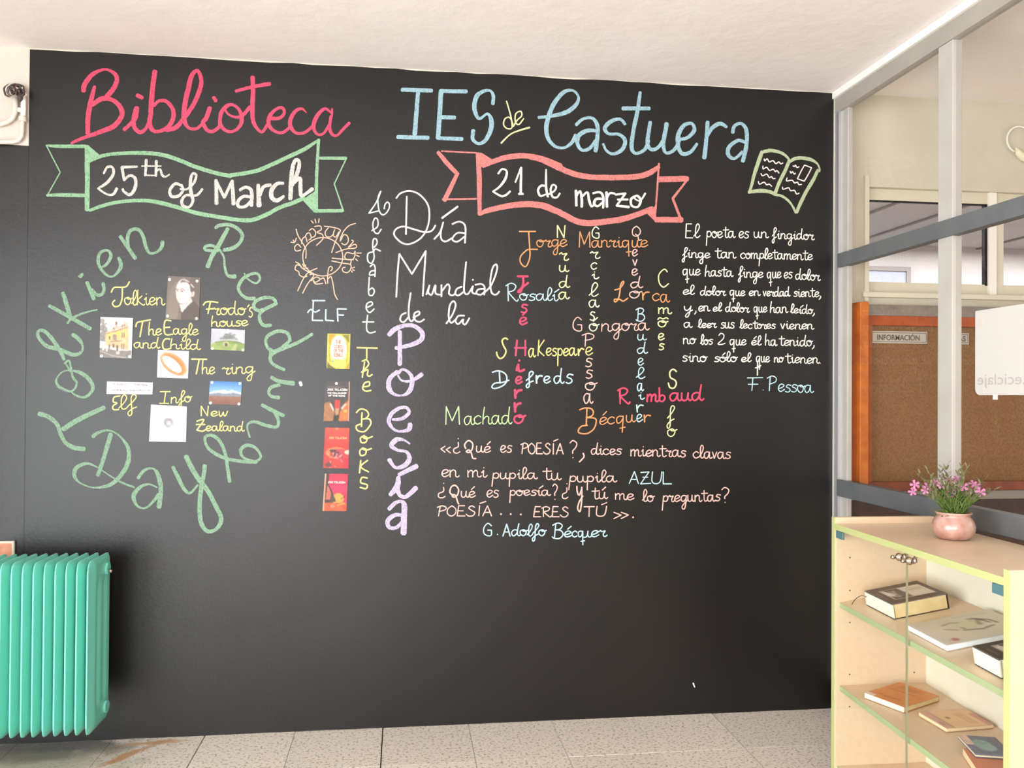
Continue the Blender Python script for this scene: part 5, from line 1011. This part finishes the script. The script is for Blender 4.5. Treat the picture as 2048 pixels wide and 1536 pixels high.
bmL = bmesh.new(); bmD = bmesh.new(); bmS = bmesh.new()
tips = []
for i in range(60):
    a = r.uniform(0, 2*PI); tilt = r.uniform(.05, 1.0); hgt = r.uniform(.060, .112)*(1.12-.28*tilt)
    base = Vector((math.cos(a)*.02*r.random(), math.sin(a)*.02*r.random(), .066))
    tip = base+Vector((math.cos(a)*math.sin(tilt)*hgt*1.25, math.sin(a)*math.sin(tilt)*hgt*1.25, .018+hgt*math.cos(tilt*.8)))
    tips.append((tip, a)); mid = (base+tip)/2+Vector((-math.cos(a)*.006, -math.sin(a)*.006, .01))
    tube(bmS, [base, mid, tip], [.0013, .0011, .0007], 5)
    for k in range(11):
        t = .15+.85*k/8; p = base.lerp(tip, t)+Vector((0, 0, .01*math.sin(PI*t)*.8)); aa = r.uniform(0, 2*PI)
        dd = Vector((math.cos(aa), math.sin(aa), r.uniform(.15, .9)))+(tip-base).normalized()*.9
        blade(bmL if t < .7 else bmD, p, dd, r.uniform(.020, .036)*(1 if t < .7 else .85), r.uniform(.002, .0036), r.uniform(0, .008))
for i in range(60):
    a = r.uniform(0, 2*PI); dd = Vector((math.cos(a), math.sin(a), r.uniform(.25, 1.3)))
    blade(bmL, (math.cos(a)*.024, math.sin(a)*.024, .068), dd, r.uniform(.03, .055), r.uniform(.0025, .0042), r.uniform(.002, .014))
for nm, b_, m_ in (('foliage', bmL, mLeaf), ('foliage', bmD, mLeafD), ('stem', bmS, mLeaf)):
    o = obj(nm, b_, m_, pot); o['kind'] = 'stuff'
def flower(c, n, s):
    bm = bmesh.new(); n = n.normalized(); a = n.cross(Vector((0, 0, 1)))
    if a.length < .1: a = Vector((1, 0, 0))
    a.normalize(); b = n.cross(a)
    for k in range(5):
        t = 2*PI*k/5+r.uniform(-.1, .1); d = a*math.cos(t)+b*math.sin(t); e = n.cross(d)
        pts = [c, c+d*s*.45+e*s*.22+n*s*.1, c+d*s*.9+e*s*.3+n*s*.12, c+d*s*1.05+n*s*.04, c+d*s*.9-e*s*.3+n*s*.12, c+d*s*.45-e*s*.22+n*s*.1]
        bm.faces.new([bm.verts.new(p) for p in pts])
    lathe(bm, [(.0004, -.001), (.0016, 0), (.0012, .002)], tuple(c+n*.001), 8)
    o = obj('flower', bm, mat('pink_petals', 'c583a4', .6, .2, noise=120, col2='b06a90'), pot); return o
right = CR
view = (EYE-pc).normalized()
for px, py in ((1825, 983), (1851, 982), (1855, 975), (1882, 972), (1897, 962), (1897, 990), (1902, 984), (1946, 968), (1953, 972), (1960, 985), (1870, 965), (1830, 970), (1926, 975), (1912, 958)):
    d = _f+(px-1024)/F*CR-(py-768)/F*CU
    t = (pc+Vector((0, 0, .08))-EYE).dot(view)/d.dot(view)
    wpt = EYE+d*t+view*r.uniform(-.015, .045)
    flower(wpt-pc, view+Vector((r.uniform(-.5, .5), r.uniform(-.3, .3), r.uniform(0, .8))), r.uniform(.0115, .016))

for o in list(bpy.data.objects):
    if o.parent is None and 'category' in o:
        if o['category'] == 'book cover': o['group'] = 'book cover prints pinned in a column'
        elif o['category'] == 'photo': o['group'] = 'small prints pinned inside the ring of green letters'
        elif o['category'] == 'book': o['group'] = 'books lying on the cabinet shelves'
        elif o['category'] == 'sign': o['group'] = 'lettered signs on the cork case'
